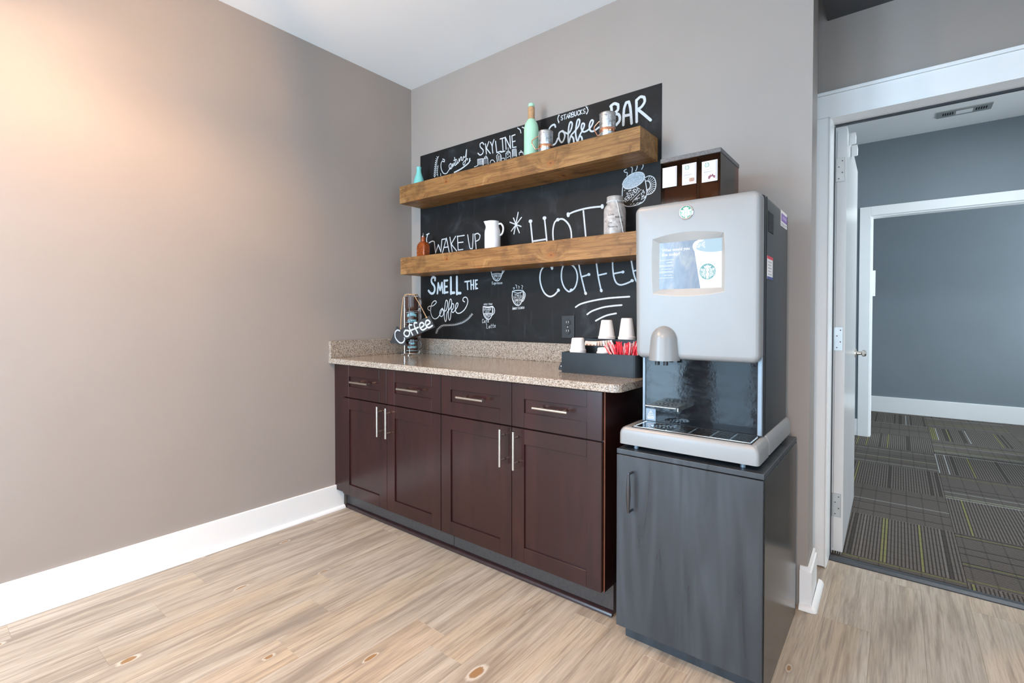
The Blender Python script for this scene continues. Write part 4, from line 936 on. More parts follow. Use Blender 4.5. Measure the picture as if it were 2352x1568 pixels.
def emblem(bm_g, bm_w, cx, cz, r, f, lift):
    """round crest: green disc with a pale crowned figure in wavy tresses"""
    bm_g.faces.new([bm_g.verts.new(f(cx + r * math.cos(a), cz + r * math.sin(a), 0)) for a in [2 * PI * i / 40 for i in range(40)]])
    g = lambda x, z: f(cx + x * r, cz + z * r, lift)
    g2 = lambda x, z: f(cx + x * r, cz + z * r, lift * 1.5)
    bm_w.faces.new([bm_w.verts.new(g(x, z)) for x, z in [(-.40, .50), (-.46, .76), (-.26, .63), (-.17, .84), (-.07, .68), (0, .95), (.07, .68), (.17, .84), (.26, .63), (.46, .76), (.40, .50), (.2, .45), (0, .43), (-.2, .45)]])
    bm_w.faces.new([bm_w.verts.new(g(.2 * math.cos(a), .20 + .25 * math.sin(a))) for a in [2 * PI * i / 20 for i in range(20)]])
    bm_w.faces.new([bm_w.verts.new(g(x, z)) for x, z in [(-.10, -.05), (.10, -.05), (.26, -.35), (.16, -.55), (.15, -.9), (-.15, -.9), (-.16, -.55), (-.26, -.35)]])
    for s in (-1, 1):
        for k in range(4):
            o = .27 + .105 * k
            ribbon(bm_w, catmull([(s * (o - .04), .42 - .03 * k), (s * (o + .05), .18), (s * (o - .03), -.05), (s * (o + .09), -.30), (s * (o + .0), -.55), (s * (o + .04), -.80 + .10 * k)], n=4), .055, g2)
        for k in range(5):
            ribbon(bm_w, [(s * .70, .10 - .17 * k), (s * math.sqrt(max(.03, .95 - (.14 - .18 * k) ** 2)) * .98, .16 - .18 * k)], .05, g2)
        bm_w.faces.new([bm_w.verts.new(g(s * x, z)) for x, z in [(.62, .45), (.80, .40), (.92, .32), (.80, .26), (.74, .12), (.66, .28)]])
bg_, bw_ = bm_new(), bm_new()
emblem(bg_, bw_, sx(.785), sz(.335), .0265, lambda a, b, l: (a, SY - .0004 - l, b), .0002)
obj('screen_crest', bg_, SCRG, scn); obj('screen_crest_figure', bw_, SCRW, scn)
bm = bm_new(); fz = lambda u, v: (lambda x, y: (sx(u) + x, SY - .0004, sz(v) + y))
put_text(bm, text_bm('What would you', .0118, sx(.50) - sx(.045), .0002), fz(.045, .815))
put_text(bm, text_bm('like today?', .0118, sx(.345) - sx(.045), .0002), fz(.045, .715))
for i, (s, u0) in enumerate((('COFFEE', .12), ('HOT CHOCOLATE', .03), ('HOT WATER', .085))):
    zc = .575 - i * .135
    put_text(bm, text_bm(s, .0052, sx(.215) - sx(u0), .0001), fz(u0, zc - .015))
    for q in ([(.0, zc + .055), (.238, zc + .055), (.238, zc - .058), (.0, zc - .058)],): ribbon(bm, [(sx(a), sz(b)) for a, b in q], .0011, lambda a, b: (a, SY - .0004, b), False)
obj('screen_text', bm, SCRW, scn)
bm = bm_new(); tx = 'PROUDLY SERVE'
for i, chh in enumerate(tx):
    if chh == ' ': continue
    a = math.radians(168 - i * 12.2); t = text_bm(chh, .0075)
    ca, sa = math.cos(a - PI / 2), math.sin(a - PI / 2)
    cx, cz = sx(.785) + .033 * math.cos(a) * .88, sz(.335) + .033 * math.sin(a)
    put_text(bm, t, lambda x, y: (cx + x * ca - y * sa, SY - .0004, cz + x * sa + y * ca))
obj('screen_arc_text', bm, SCRG, scn)
# round badge on the front
bm = bm_new(); lathe(bm, [(.0245, 0), (.0245, .003), (.0225, .005), (.0205, .005), (.0205, .003)], (0, 0, 0), 36, False)
for q in bm.verts: q.co = (2.0857 + q.co.x, FY - .0002 - q.co.z, 1.5125 + q.co.y)
bd = lab(obj('badge_ring', bm, CHROME, cm, True), 'round green crest badge in a chrome ring')
bg_, bw_ = bm_new(), bm_new(); emblem(bg_, bw_, 2.0857, 1.5125, .0208, lambda a, b, l: (a, FY - .0034 - l, b), .0003)
obj('badge_disc', bg_, GREEN, bd); obj('badge_figure', bw_, M('badge_relief', (.72, .74, .70), .3, metal=.3), bd)
# spout hood
bm = bm_new(); SCX, SB = 2.010, 1.006; L = []; NS = 20
prof = [(SB, .0535, .052), (SB + .02, .0525, .051), (SB + .045, .050, .049), (SB + .070, .0475, .046)]
zt0 = SB + .070
for i in range(1, 9): a = PI / 2 * i / 9; prof.append((zt0 + .050 * math.sin(a), .0475 * math.cos(a), .046 * math.cos(a)))
for z, w, d in prof: L.append([(SCX + w * math.cos(PI + PI * j / NS), FY + .012 + (d + .012) * math.sin(PI + PI * j / NS), z) for j in range(NS + 1)])
rg = [[bm.verts.new(p) for p in l] for l in L]
for a, b in zip(rg, rg[1:]):
    for i in range(NS): bm.faces.new((a[i], a[i + 1], b[i + 1], b[i]))
top = bm.verts.new((SCX, FY + .012, zt0 + .0505))
for i in range(NS): bm.faces.new((rg[-1][i], rg[-1][i + 1], top))
bm.faces.new(rg[0])
obj('spout_hood', bm, SILVER, cm, True)
for dx in (-.015, .015): obj('nozzle', lathe(bm_new(), [(.008, .99), (.008, 1.004)], (SCX + dx, FY - .02, 0), 12), BLACKP, cm, True)
# fold-out cup shelf
bm = bm_new(); box(bm, 1.966, 2.074, -.622, BY0 - .006, .8485, .8515, .0008, 1); box(bm, 2.0715, 2.074, -.60, BY0 - .006, .836, .849); cs = lab(obj('cup_shelf', bm, STEEL, cm), 'small fold-out metal cup shelf')
bm = bm_new()
for rr, n in ((.034, 12), (.021, 8), (.008, 4)):
    for i in range(n):
        a = 2 * PI * i / n; cx, cy = 2.020 + rr * math.cos(a), -.568 + rr * math.sin(a)
        bm.faces.new([bm.verts.new((cx + .0042 * math.cos(b), cy + .0042 * math.sin(b), .8518)) for b in [2 * PI * q / 8 for q in range(8)]])
obj('shelf_holes', bm, DARKHOLE, cs)['kind'] = 'stuff'
# drip grille
bm = bm_new(); GX0, GX1, GY0, GY1 = 1.930, 2.306, -.634, -.533
for i in range(10): y = GY0 + (GY1 - GY0) * i / 9; box(bm, GX0, GX1, y - .0028, y + .0028, .7738, .7762)
for x in (GX0, 2.04, 2.115, 2.185, 2.245, GX1): box(bm, x - .0025, x + .0025, GY0, GY1, .7730, .7737)
gr = lab(obj('drip_grille', bm, CHROME, cm), 'slatted metal drip grille')
obj('drip_well', box(bm_new(), GX0 - .006, GX1 + .006, GY0 - .006, GY1 + .006, .7721, .7729), DARKHOLE, gr)
bm = bm_new(); lathe(bm, [(0, .7768), (.040, .7768), (.042, .7775), (.044, .7765)], (2.018, -.585, 0), 36, False); rs_ = obj('cup_rest', bm, CHROME, gr, True)
bm = bm_new()
for rr, n in ((.031, 12), (.019, 8), (.007, 3)):
    for i in range(n):
        a = 2 * PI * i / n; cx, cy = 2.018 + rr * math.cos(a), -.585 + rr * math.sin(a)
        bm.faces.new([bm.verts.new((cx + .0042 * math.cos(b), cy + .0042 * math.sin(b), .7772)) for b in [2 * PI * q / 8 for q in range(8)]])
obj('rest_holes', bm, DARKHOLE, rs_)['kind'] = 'stuff'
# stickers
bm = bm_new(); box(bm, 1.9262, 1.9635, BY0 - .0056, BY0 - .0051, .7775, .8215); wsk = lab(obj('warning_sticker', bm, GREYRAIL, cm), 'grey warning sticker with a triangle')
bm = bm_new(); ribbon(bm, [(1.936, .799), (1.9455, .8155), (1.955, .799), (1.936, .799)], .0016, lambda a, b: (a, BY0 - .0059, b)); ribbon(bm, [(1.9455, .810), (1.9455, .8025)], .0014, lambda a, b: (a, BY0 - .0059, b))
for i in range(3): ribbon(bm, [(1.932, .7935 - i * .0042), (1.958, .7935 - i * .0042)], .0018, lambda a, b: (a, BY0 - .0059, b), False)
obj('sticker_print', bm, PAPER, wsk)
XS = BX1 + .0003
def sideflat(y0, y1, z0, z1, m, name, par, lift=0.): return obj(name, box(bm_new(), XS + lift, XS + lift + .0005, y0, y1, z0, z1), m, par)
p_ = lab(sideflat(-.255, -.133, 1.487, 1.544, PAPER, 'service_label', cm), 'white and purple service label')
sideflat(-.245, -.138, 1.505, 1.533, PURPLE, 'label_band', p_, .0007)
sideflat(-.228, -.150, 1.513, 1.525, M('pale_purple_print', (.42, .32, .58), .5), 'label_print', p_, .0014)
bm = bm_new(); box(bm, XS + .0007, XS + .0011, -.245, -.142, 1.496, 1.4985); box(bm, XS + .0007, XS + .0011, -.245, -.160, 1.491, 1.493); obj('label_text', bm, INKG, p_)
p_ = lab(sideflat(-.480, -.390, 1.2815, 1.357, PAPER, 'instruction_label', cm), 'white instruction label with a red head')
sideflat(-.480, -.390, 1.3475, 1.357, REDL, 'label_head', p_, .0007); sideflat(-.480, -.390, 1.2815, 1.290, BLUEL, 'label_foot', p_, .0007)
bm = bm_new()
for i in range(5): box(bm, XS + .0006, XS + .0011, -.465, -.41 - .01 * (i % 2), 1.337 - i * .010, 1.339 - i * .010)
obj('label_text', bm, INKG, p_)
bm = bm_new(); box(bm, XS, XS + .0004, -.466, -.384, 1.437, 1.504); vg = obj('vent_grille', bm, DARKHOLE, cm)
bm = bm_new()
for i in range(14): box(bm, XS + .0005, XS + .0014, -.465, -.385, 1.4395 + i * .0047, 1.4418 + i * .0047)
obj('vent_louvres', bm, BLACKM, vg)['kind'] = 'stuff'

# ------------------------------------------------------------------ smoked box on the machine
sb = thing('acrylic_supply_box', (2.04, -.28, 1.5525), 'smoked brown acrylic box with three cards on top of the coffee machine', 'box')
AX0, AX1, AY0, AY1, AZ0, AZ1 = 1.931, 2.150, -.400, -.150, 1.5528, 1.763
for nm, a in (('front_wall', (AX0, AX1, AY0, AY0 + .003, AZ0 + .003, AZ1 - .0165)), ('back_wall', (AX0, AX1, AY1 - .003, AY1, AZ0 + .003, AZ1 - .0165)), ('side_wall', (AX0, AX0 + .003, AY0 + .0031, AY1 - .0031, AZ0 + .003, AZ1 - .0165)), ('side_wall', (AX1 - .003, AX1, AY0 + .0031, AY1 - .0031, AZ0 + .003, AZ1 - .0165))):
    obj(nm, box(bm_new(), *a), SMOKE, sb)
obj('bottom', box(bm_new(), AX0, AX1, AY0, AY1, AZ0, AZ0 + .0029), BLACKP, sb)
obj('lid', box(bm_new(), AX0 - .002, AX1 + .002, AY0 - .002, AY1 + .002, AZ1 - .016, AZ1, .0012, 1), M('grey_speckled_lid', (.10, .095, .095), .4, var=.5, vscale=220), sb)
obj('divider', box(bm_new(), 2.067, 2.070, AY0 + .004, AY1 - .004, AZ0 + .004, AZ1 - .02), SMOKE, sb)
obj('supply_pouch', box(bm_new(), AX0 + .008, 2.064, AY0 + .012, AY1 - .008, AZ0 + .003, 1.688, .004, 2), BLACKP, sb)
obj('supply_pouch', box(bm_new(), 2.073, AX1 - .008, AY0 + .012, AY1 - .008, AZ0 + .003, 1.702, .004, 2), BLACKP, sb)
for i, (x0, x1, z0, z1) in enumerate(((1.9385, 1.993, 1.6515, 1.727), (2.0135, 2.0655, 1.6495, 1.7265), (2.0855, 2.140, 1.6475, 1.7225))):
    cd = lab(obj('label_card', box(bm_new(), x0, x1, AY0 - .0016, AY0 - .0003, z0, z1), PAPER, sb), ('faded white card', 'white card with a green crest and a brown picture', 'white card with a green crest and a maroon picture')[i])
    obj('card_sleeve', box(bm_new(), x1 - .006, x1 - .0015, AY0 - .0022, AY0 - .0017, z0 + .002, z1 - .002), M('card_sleeve_edge', (.45, .40, .44), .3), cd)
    bm = bm_new(); W_ = x1 - x0
    if i == 0:
        for j, (dz, wd) in enumerate(((.062, .55), (.053, .40), (.038, .5), (.027, .35))): box(bm, x0 + .008, x0 + .008 + W_ * wd, AY0 - .0021, AY0 - .0017, z0 + dz - .0025, z0 + dz + .0005)
        obj('card_print', bm, M('faint_print', (.55, .52, .46), .7), cd)
    else:
        for j, (dz, wd) in enumerate(((.044, .4), (.037, .62), (.033, .5), (.0255, .25 if i == 2 else .4), (.006, .4))): box(bm, x0 + .006, x0 + .006 + W_ * wd, AY0 - .0021, AY0 - .0017, z0 + dz - (.0016 if j == 1 else .0008), z0 + dz + .0008)
        obj('card_print', bm, INKG, cd)
        bg_, bw_ = bm_new(), bm_new(); emblem(bg_, bw_, x0 + .018, z1 - .014, .0085, lambda a, b, l: (a, AY0 - .0019 - l, b), .0002)
        obj('card_crest', bg_, GREEN, cd); obj('card_crest_figure', bw_, PAPER, cd)
        bm = bm_new()
        if i == 1: prism(bm, rrect(x0 + .026, x1 - .007, z0 + .009, z0 + .023, .004), XZ, AY0 - .0021, AY0 - .0017)
        else: prism(bm, [(x0 + .022, z0 + .010), (x0 + .023, z0 + .020), (x0 + .027, z0 + .021), (x0 + .030, z0 + .026), (x0 + .033, z0 + .021), (x0 + .038, z0 + .027), (x0 + .041, z0 + .021), (x0 + .047, z0 + .019), (x0 + .047, z0 + .011), (x0 + .042, z0 + .010), (x0 + .038, z0 + .017), (x0 + .032, z0 + .016), (x0 + .028, z0 + .009)], XZ, AY0 - .0021, AY0 - .0017)
        obj('card_picture', bm, (BROWNP, MAROON)[i - 1], cd)

# ================================================================== CADDY AND ITS CONTENTS
ZC = .9143
cd = thing('condiment_caddy', (1.67, -.25, ZC), 'black three-tier condiment caddy on the counter beside the coffee machine', 'caddy')
def caddy_tier(name, y0, y1, ztop, rf):
    bm = bm_new(); r = rf; x0, x1 = 1.4925, 1.850
    P = [(x0, y1), (x0, y0)] + [(x1 - r + r * math.sin(a), y0 + r - r * math.cos(a)) for a in [PI / 2 * i / 6 for i in range(7)]] + [(x1, y1)]
    Q = [(x + (.006 if x < 1.6 else -.006 if x > 1.84 else 0), y + (.006 if y < y0 + r * .9 else -.002 if y > y1 - .001 else 0)) for x, y in P]
    loft(bm, [[(x, y, ZC + .0002) for x, y in P], [(x, y, ztop) for x, y in P], [(x, y, ztop) for x, y in Q], [(x, y, ztop - .022) for x, y in Q]])
    return obj(name, bm, CADDYB, cd)
caddy_tier('front_tier', -.4165, -.306, 1.0045, .030)
caddy_tier('middle_tier', -.3055, -.206, 1.030, .012)
caddy_tier('rear_tier', -.2055, -.098, 1.0565, .012)
bm = bm_new(); box(bm, 1.652, 1.656, -.411, -.310, .984, 1.003); obj('divider', bm, CADDYB, cd)
bm = bm_new(); prism(bm, [(1.4922, ZC + .004), (1.4922, ZC + .058), (1.478, ZC + .056), (1.458, ZC + .036), (1.447, ZC + .012), (1.449, ZC + .004)], XZ, -.372, -.368); obj('side_tab', bm, BLACKP, cd)
bm = bm_new(); lathe(bm, [(.003, -.0005), (.003, .001)], (0, 0, 0), 10)
for q in bm.verts: q.co = (1.462 + q.co.x, -.3728 - q.co.z, ZC + .022 + q.co.y)
obj('tab_rivet', bm, STEEL, cd)
def cup(x, y, zb, rb, rt, h, label, rimh=.010, sk=.010):
    bm = bm_new()
    lathe(bm, [(rb - .004, -sk), (rb, -sk), (rb + .0005, 0), (rb + .0008, rimh), (rb - .0025, rimh + .001), (rt + .001, h - .004), (rt - .001, h - .0008), (rt - .003, h), (rt - .005, h - .0022), (0, h - .0022)], (x, y, zb), 36, False)
    return tag(obj('foam_cup', bm, FOAM, None, True, origin=(x, y, zb - sk)), label, 'cup', 'upturned foam cups in the caddy')
cup(1.5425, -.362, 1.0048, .0355, .0262, .0605, 'upturned white foam cup at the left of the front caddy tier')
cup(1.6685, -.362, 1.0048, .0290, .0245, .0225, 'low upturned foam cup beside the red stirrers', .004, .001)
cup(1.5745, -.152, 1.0568, .0395, .0248, .0870, 'upturned foam cup on the rear tier, nearer the outlet')
cup(1.6765, -.152, 1.0568, .0392, .0246, .0960, 'upturned foam cup on the rear tier, next to the coffee machine')
for i in range(7):
    a = -.12 + .05 * i; x = 1.560 + i * .011; y = -.288 + i * .008
    bm = bm_new(); box(bm, -.030, .030, -.0016, .0016, 0, .040, .0012, 1)
    pk = obj('sugar_packet', bm, PAPERTAN if i % 3 else PAPER, None); pk.location = (x, y, 1.0085); pk.rotation_euler = (math.radians(-14 + 3 * i), math.radians(3 - 3.2 * i), .05 * i)
    tag(pk, 'thin paper sugar packet standing in the middle caddy tier', 'packet', 'sugar packets in the caddy')
    bm = bm_new()
    for j in range(3): box(bm, -.022 + .018 * j, -.013 + .018 * j, -.0021, -.0017, .014, .026)
    pp = obj('packet_print', bm, INKG if i % 2 else BROWNP, None); pp.parent = pk
for i in range(112):
    u = rnd.random(); x = 1.712 + .118 * u; y = -.395 + .07 * rnd.random(); h = .042 + .028 * rnd.random() + .008 * u
    lean = (u - .5) * .030 + rnd.uniform(-.014, .014); tip = (x + lean - (.012 if u < .12 else 0), y + rnd.uniform(-.01, .016), .983 + h)
    bm = bm_new(); tube(bm, [(x - lean * .3, y, .9835), tip], .0021, 6)
    o = tag(obj('stir_straw', bm, RED if i % 3 else REDP, None, True, origin=(x, y, .9835)), 'thin red stir straw in the bunch at the right of the front caddy tier', 'straw', 'red stir straws in the caddy')

# ================================================================== SHELF DECORATION
ZU, ZL = 1.9944, 1.5379
def lathe_obj(name, prof, c, mat, par=None, seg=36): return obj(name, lathe(bm_new(), prof, c, seg), mat, par, True)
t = thing('mint_wine_bottle', (1.096, -.100, ZU), 'tall mint green painted bottle with a twine-wrapped neck on the upper shelf', 'bottle')
lathe_obj('bottle_body', [(.034, 0), (.0385, .003), (.0390, .010), (.0392, .165), (.0375, .182), (.032, .200), (.0235, .214), (.0175, .222)], (1.096, -.1, ZU), MINT, t)
bm = bm_new(); pf = [(.0172, .2222)]
for i in range(22): pf += [(.0182, .224 + i * .0029), (.0170, .2254 + i * .0029)]
lathe(bm, pf, (1.096, -.1, ZU), 28); lab(obj('twine_wrap', bm, TWINE, t, True), 'tan jute twine')
lathe_obj('bottle_cap', [(.0155, .2885), (.0165, .290), (.0165, .302), (.0150, .305), (0, .305)], (1.096, -.1, ZU), MINT, t)
t = tag(lathe_obj('aqua_bottle', [(.030, 0), (.0345, .004), (.0355, .018), (.0345, .040), (.029, .064), (.021, .086), (.0155, .104), (.0145, .125), (.0165, .130), (.0165, .137), (.0135, .139), (.012, .132), (0, .131)], (.192, -.100, ZU), TEAL), 'small aqua painted bottle at the left end of the upper shelf', 'bottle')
t.data.transform(__import__('mathutils').Matrix.Translation((-.192, .1, -ZU))); t.location = (.192, -.1, ZU)
def mug(x, y, r, h, ang, label):
    t = thing('galvanised_mug', (x, y, ZU), label, 'mug', 'galvanised mugs with copper trim')
    c = (x, y, ZU)
    lathe_obj('mug_body', [(r * .96, 0), (r, .002), (r, h - .003), (r + .0015, h - .0015), (r, h), (r - .0025, h - .001), (r - .003, .006), (0, .006)], c, GALV, t, 40)
    lathe_obj('seam_ring', [(r + .0002, h * .86), (r + .001, h * .865), (r + .001, h * .88), (r + .0002, h * .885)], c, GALV, t, 40)
    bm = bm_new(); lathe(bm, [(r + .0003, h * .20), (r + .0012, h * .21), (r + .0012, h * .36), (r + .0003, h * .37)], c, 40, False); lab(obj('copper_band', bm, COPPER, t, True), 'copper band')
    d = (math.cos(ang), math.sin(ang)); bm = bm_new()
    pr_ = [(r - .001, h * .80), (r + .010, h * .76), (r + .030, h * .62), (r + .032, h * .50), (r + .020, h * .30), (r + .014, h * .22), (r - .001, h * .24)]
    cp = catmull(pr_, n=5); tube(bm, [(x + d[0] * a, y + d[1] * a, ZU + b) for a, b in cp], .0027, 10); lab(obj('copper_handle', bm, COPPER, t, True), 'bent copper handle')
mug(1.223, -.150, .0375, .112, math.radians(215), 'galvanised mug with copper band right beside the mint bottle')
mug(1.574, -.150, .0375, .114, math.radians(180), 'galvanised mug with copper band near the right end of the upper shelf')
# cup hook on the shelf top
bm = bm_new(); tube(bm, [(1.715 + .011 * math.cos(a), -.12, ZU + .012 + .010 * math.sin(a)) for a in [PI * 1.5 - i * PI * 1.45 / 14 for i in range(15)]], .0018, 8); tag(obj('cup_hook', bm, M('brass_hook', (.75, .55, .25), .25, metal=1), None, True, origin=(1.715, -.12, ZU)), 'tiny brass cup hook on the right end of the upper shelf', 'hook')

# amber bottle
t = thing('amber_bottle', (.238, -.105, ZL), 'amber quilted glass bottle at the left end of the lower shelf', 'bottle')
bm = bm_new(); L = []
for z, w, d, r in ((0, .034, .024, .010), (.004, .038, .028, .012), (.075, .038, .028, .012), (.090, .034, .025, .012), (.102, .024, .019, .012), (.108, .0145, .0145, .0140), (.136, .0130, .0130, .0125), (.138, .0130, .0130, .0125)):
    L.append([(.238 + x, -.105 + y, ZL + z) for x, y in rrect(-w, w, -d, d, r, 5)])
loft(bm, L); obj('bottle_glass', bm, AMBER, t, True)
bm = bm_new()
for i in range(5):
    for j in range(6):
        cx = .238 - .030 + .012 * i + (.006 if j % 2 else 0); cz = ZL + .010 + .0125 * j
        if cx > .27: continue
        tip = bm.verts.new((cx, -.1365, cz)); q = [bm.verts.new((cx + a, -.1330, cz + b)) for a, b in ((-.0058, 0), (0, -.0062), (.0058, 0), (0, .0062))]
        for m_ in range(4): bm.faces.new((q[m_], q[(m_ + 1) % 4], tip))
obj('quilted_relief', bm, AMBER, t)['kind'] = 'stuff'
lathe_obj('stopper', [(.0095, .1382), (.0095, .143), (.0035, .147), (.0030, .160), (0, .163)], (.238, -.105, ZL), CHROME, t)
# white jug
t = thing('white_jug', (.822, -.100, ZL), 'glossy white ceramic jug on the lower shelf beside the wake up lettering', 'jug')
c = (.822, -.1, ZL)
bm = bm_new(); lathe(bm, [(.042, 0), (.0455, .003), (.0465, .012), (.0465, .098), (.0455, .112), (.0410, .126), (.0375, .136), (.0368, .148), (.0385, .166), (.0372, .167), (.0350, .150), (.0350, .135), (0, .020)], c, 40)
for q in bm.verts:
    if q.co.z > ZL + .13:
        k_ = max(0, (q.co.z - ZL - .13) / .037); d = Vector((q.co.x - c[0], q.co.y - c[1])); 
        ca = d.normalized().dot(Vector((-.8, -.6)))
        if ca > .8: q.co.x += d.x * .35 * (ca - .8) / .2 * k_; q.co.y += d.y * .35 * (ca - .8) / .2 * k_
obj('jug_body', bm, WHITEC, t, True)
cp = catmull([(.036, .150), (.050, .152), (.062, .138), (.065, .118), (.058, .095), (.045, .085)], n=5)
bm = bm_new(); tube(bm, [(c[0] + a * .93, c[1] + a * .36, ZL + b) for a, b in cp], .0055, 12); obj('jug_handle', bm, WHITEC, t, True)
# lettered jar
t = thing('lettered_jar', (1.588, -.100, ZL), 'frosted glass jar with brown lettering and a white cord on the lower shelf', 'jar')
c = (1.588, -.1, ZL)
lathe_obj('jar_body', [(.046, 0), (.0505, .004), (.0520, .014), (.0520, .118), (.0500, .134), (.0430, .148), (.0375, .153), (.0365, .158)], c, JARG, t)
pf = [(.0366, .1582)]
for i in range(3): pf += [(.0385, .160 + i * .009), (.0385, .164 + i * .009), (.0370, .1665 + i * .009)]
lathe_obj('jar_neck', pf + [(.0385, .188), (.0370, .190), (.034, .189), (.034, .16), (0, .16)], c, JARG, t)
bm = bm_new()
va = math.atan2(cam.location.x - c[0], -(cam.location.y - c[1]))
def bend(cx, cy, R, phi0, z0): return lambda x, y: (cx + R * math.sin(phi0 + x / R), cy - R * math.cos(phi0 + x / R), z0 + y)
for s, ph, z, w in (('Love', -.62, .094, .030), ('Believe', .05, .082, .034), ('Love', .38, .060, .024), ('Live', -.60, .058, .018), ('Patience', -.62, .038, .046), ('e', -1.05, .068, .006)):
    put_text(bm, text_bm(s, .017, w, .0002), bend(c[0], c[1], .0524, va + ph, ZL + z))
lab(obj('jar_lettering', bm, INK, t), 'brown printed lettering')
bm = bm_new(); pa = va + .20
pts = [(c[0] + .039 * math.sin(pa), c[1] - .039 * math.cos(pa), ZL + .164)] + [(c[0] + (.0535 + .002 * k_) * math.sin(pa + .18 * k_), c[1] - (.0535 + .002 * k_) * math.cos(pa + .18 * k_), ZL + .150 - .048 * k_) for k_ in (0, 1, 2, 3)]
tube(bm, pts, .0016, 8); tube(bm, [(c[0] + .0396 * math.cos(a), c[1] + .0396 * math.sin(a), ZL + .1650) for a in [2 * PI * i / 40 for i in range(40)]], .0013, 6, True); lab(obj('jar_cord', bm, TRIM, t, True), 'white cord')

# ------------------------------------------------------------------ mug tower with arrow sign
MX, MY = .178, -.150; ZT = .9146
rk = thing('mug_rack', (MX, MY, ZT), 'chrome wire rack holding a tower of brown mugs in the counter corner', 'rack')
wa = [va0 for va0 in (math.radians(235), math.radians(300), math.radians(55), math.radians(130))]
bm = bm_new()
RW = .0475
for a in wa:
    x, y = MX + RW * math.cos(a), MY + RW * math.sin(a)
    ox, oy = MX + (RW + .022) * math.cos(a), MY + (RW + .022) * math.sin(a)
    tube(bm, [(ox, oy, ZT + .0022), (x + .006 * math.cos(a), y + .006 * math.sin(a), ZT + .004), (x, y, ZT + .014), (x, y, ZT + .372), (MX + (RW - .012) * math.cos(a), MY + (RW - .012) * math.sin(a), ZT + .384)], .0021, 8)
obj('rack_uprights', bm, CHROME, rk, True)
for z in (.010, .384):
    r_ = RW if z < .1 else RW - .012
    bm = bm_new(); tube(bm, [(MX + r_ * math.cos(a), MY + r_ * math.sin(a), ZT + z) for a in [2 * PI * i / 36 for i in range(36)]], .0019, 8, True); obj('rack_ring', bm, CHROME, rk, True)
ha = math.radians(18)
camdir = math.atan2(cam.location.x - MX, -(cam.location.y - MY))
for i, words in enumerate((('fresh', 'BREWED'), (), ('', 'COFFEE'), ())):
    z0 = ZT + .0135 + i * .0905
    nm = ('bottom', 'second from bottom', 'third from bottom', 'top')[i]
    m_ = thing('brown_mug', (MX, MY, z0), 'brown glazed mug, %s of the tower in the wire rack' % nm, 'mug', 'brown mugs in the rack')
    lathe_obj('mug_body', [(.034, 0), (.0375, .003), (.0412, .016), (.0425, .030), (.0430, .080), (.0425, .0885), (.0412, .0888), (.0400, .084), (.039, .012), (0, .010)], (MX, MY, z0), MUGB, m_)
    cp = catmull([(.042, .078), (.058, .078), (.069, .062), (.068, .036), (.056, .022), (.042, .024)], n=4)
    bm = bm_new(); tube(bm, [(MX + a * math.cos(ha), MY + a * math.sin(ha), z0 + b) for a, b in cp], .0042, 10); obj('mug_handle', bm, MUGB, m_, True)
    if words:
        bm = bm_new()
        if words[0]: put_text(bm, text_bm(words[0], .020, .040, .0006), bend(MX, MY, .0436, camdir - .52, z0 + .056))
        else:
            for q_ in range(3): ribbon(bm, [((j - 12) * .0026, .012 * math.cos((j - 12) / 9) - q_ * .006) for j in range(25)], .0035, lambda a, b: bend(MX, MY, .0436, camdir - .05, z0 + .060)(a, b), False)
        put_text(bm, text_bm(words[1], .026, .060, .0010), bend(MX, MY, .0436, camdir - .70, z0 + (.020 if i else .032)))
        for zz in (.015, .078): ribbon(bm, [(q * .002, 0) for q in range(-22, 23)], .0022, lambda a, b: bend(MX, MY, .0436, camdir, z0 + zz)(a, b), False)
        lab(obj('mug_lettering', bm, MUGT, m_), 'pale blue printed lettering')
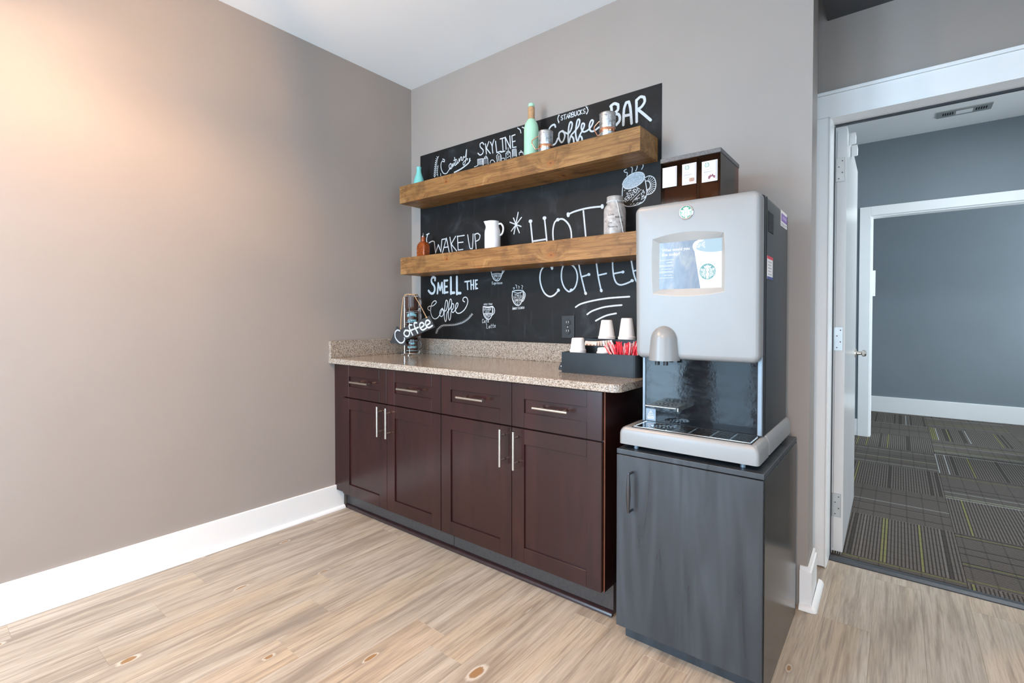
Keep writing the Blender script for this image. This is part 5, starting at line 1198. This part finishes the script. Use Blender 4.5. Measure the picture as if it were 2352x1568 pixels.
# arrow sign in front
sg = thing('arrow_sign', (.25, -.222, .9765), 'small black arrow sign lettered coffee, hung on the mug rack by twine', 'sign')
tip, b1, b2 = (.048, .990), (.117, 1.098), (.213, .9765)
s1, s2, e1, e2 = (.150, 1.078), (.196, 1.012), (.427, 1.166), (.474, 1.097)
bm = bm_new(); prism(bm, [tip, b2, s2, e2, e1, s1, b1], XZ, -.226, -.219)
plate = obj('arrow_plate', bm, SLATE, sg)
def sgn(u, v):
    ax, az = .128, 1.008; ux, uz = .314, .088
    px, pz = -.047 / .0835 * .083, .069 / .0835 * .083
    return (ax + ux * u + px * v * 1.0, az + uz * u + pz * v * 1.0)
bm = bm_new()
LET = {'C': [[(.13, .95), (.07, 1.12), (-.02, .95), (-.07, .4), (-.02, -.2), (.07, -.35), (.15, -.15), (.17, .05)]],
 'o': [[(.27, .72), (.21, .52), (.22, .2), (.29, .08), (.36, .3), (.36, .6), (.29, .75), (.25, .70)]],
 'f': [[(.42, .02), (.415, .8), (.45, 1.12), (.51, 1.05)], [(.38, .55), (.50, .55)]], 'g': [[(.57, .02), (.565, .8), (.60, 1.12), (.66, 1.05)], [(.53, .55), (.65, .55)]],
 'e': [[(.72, .42), (.82, .55), (.80, .85), (.73, .82), (.69, .45), (.73, .12), (.84, .18)]], 'h': [[(.89, .42), (.99, .55), (.97, .85), (.90, .82), (.86, .45), (.90, .12), (1.01, .18)]]}
for kk, pls in LET.items():
    for pl in pls: ribbon(bm, catmull([sgn(u + .04, v * .78 - .05) for u, v in pl], n=5), (.0105 if kk != 'C' else .0090), lambda a, b: (a, -.2264, b))
lab(obj('sign_lettering', bm, CHALK, plate), 'white hand lettering')
bm = bm_new()
A = (.160, -.228, 1.083); B = (.405, -.228, 1.155)
top_y = MY - .03
tube(bm, [A, (.150, -.215, 1.17), (MX - .040, MY - .040, ZT + .362), (MX - .030, MY - .030, ZT + .389), (MX + .004, MY - .036, ZT + .391), (MX + .035, MY - .012, ZT + .389), (MX + .055, MY - .02, ZT + .372), (.33, -.205, 1.22), B], .0026, 8)
tube(bm, [(MX + .036 * math.cos(a), MY + .036 * math.sin(a), ZT + .3885 + .002 * math.sin(3 * a)) for a in [2 * PI * i / 30 for i in range(30)]], .0026, 8, True)
for q in (A, B): lathe(bm, [(0, -.006), (.005, -.003), (.006, .003), (0, .007)], q, 10)
lab(obj('twine_loop', bm, TWINE, rk, True), 'tan jute twine carrying the arrow sign')
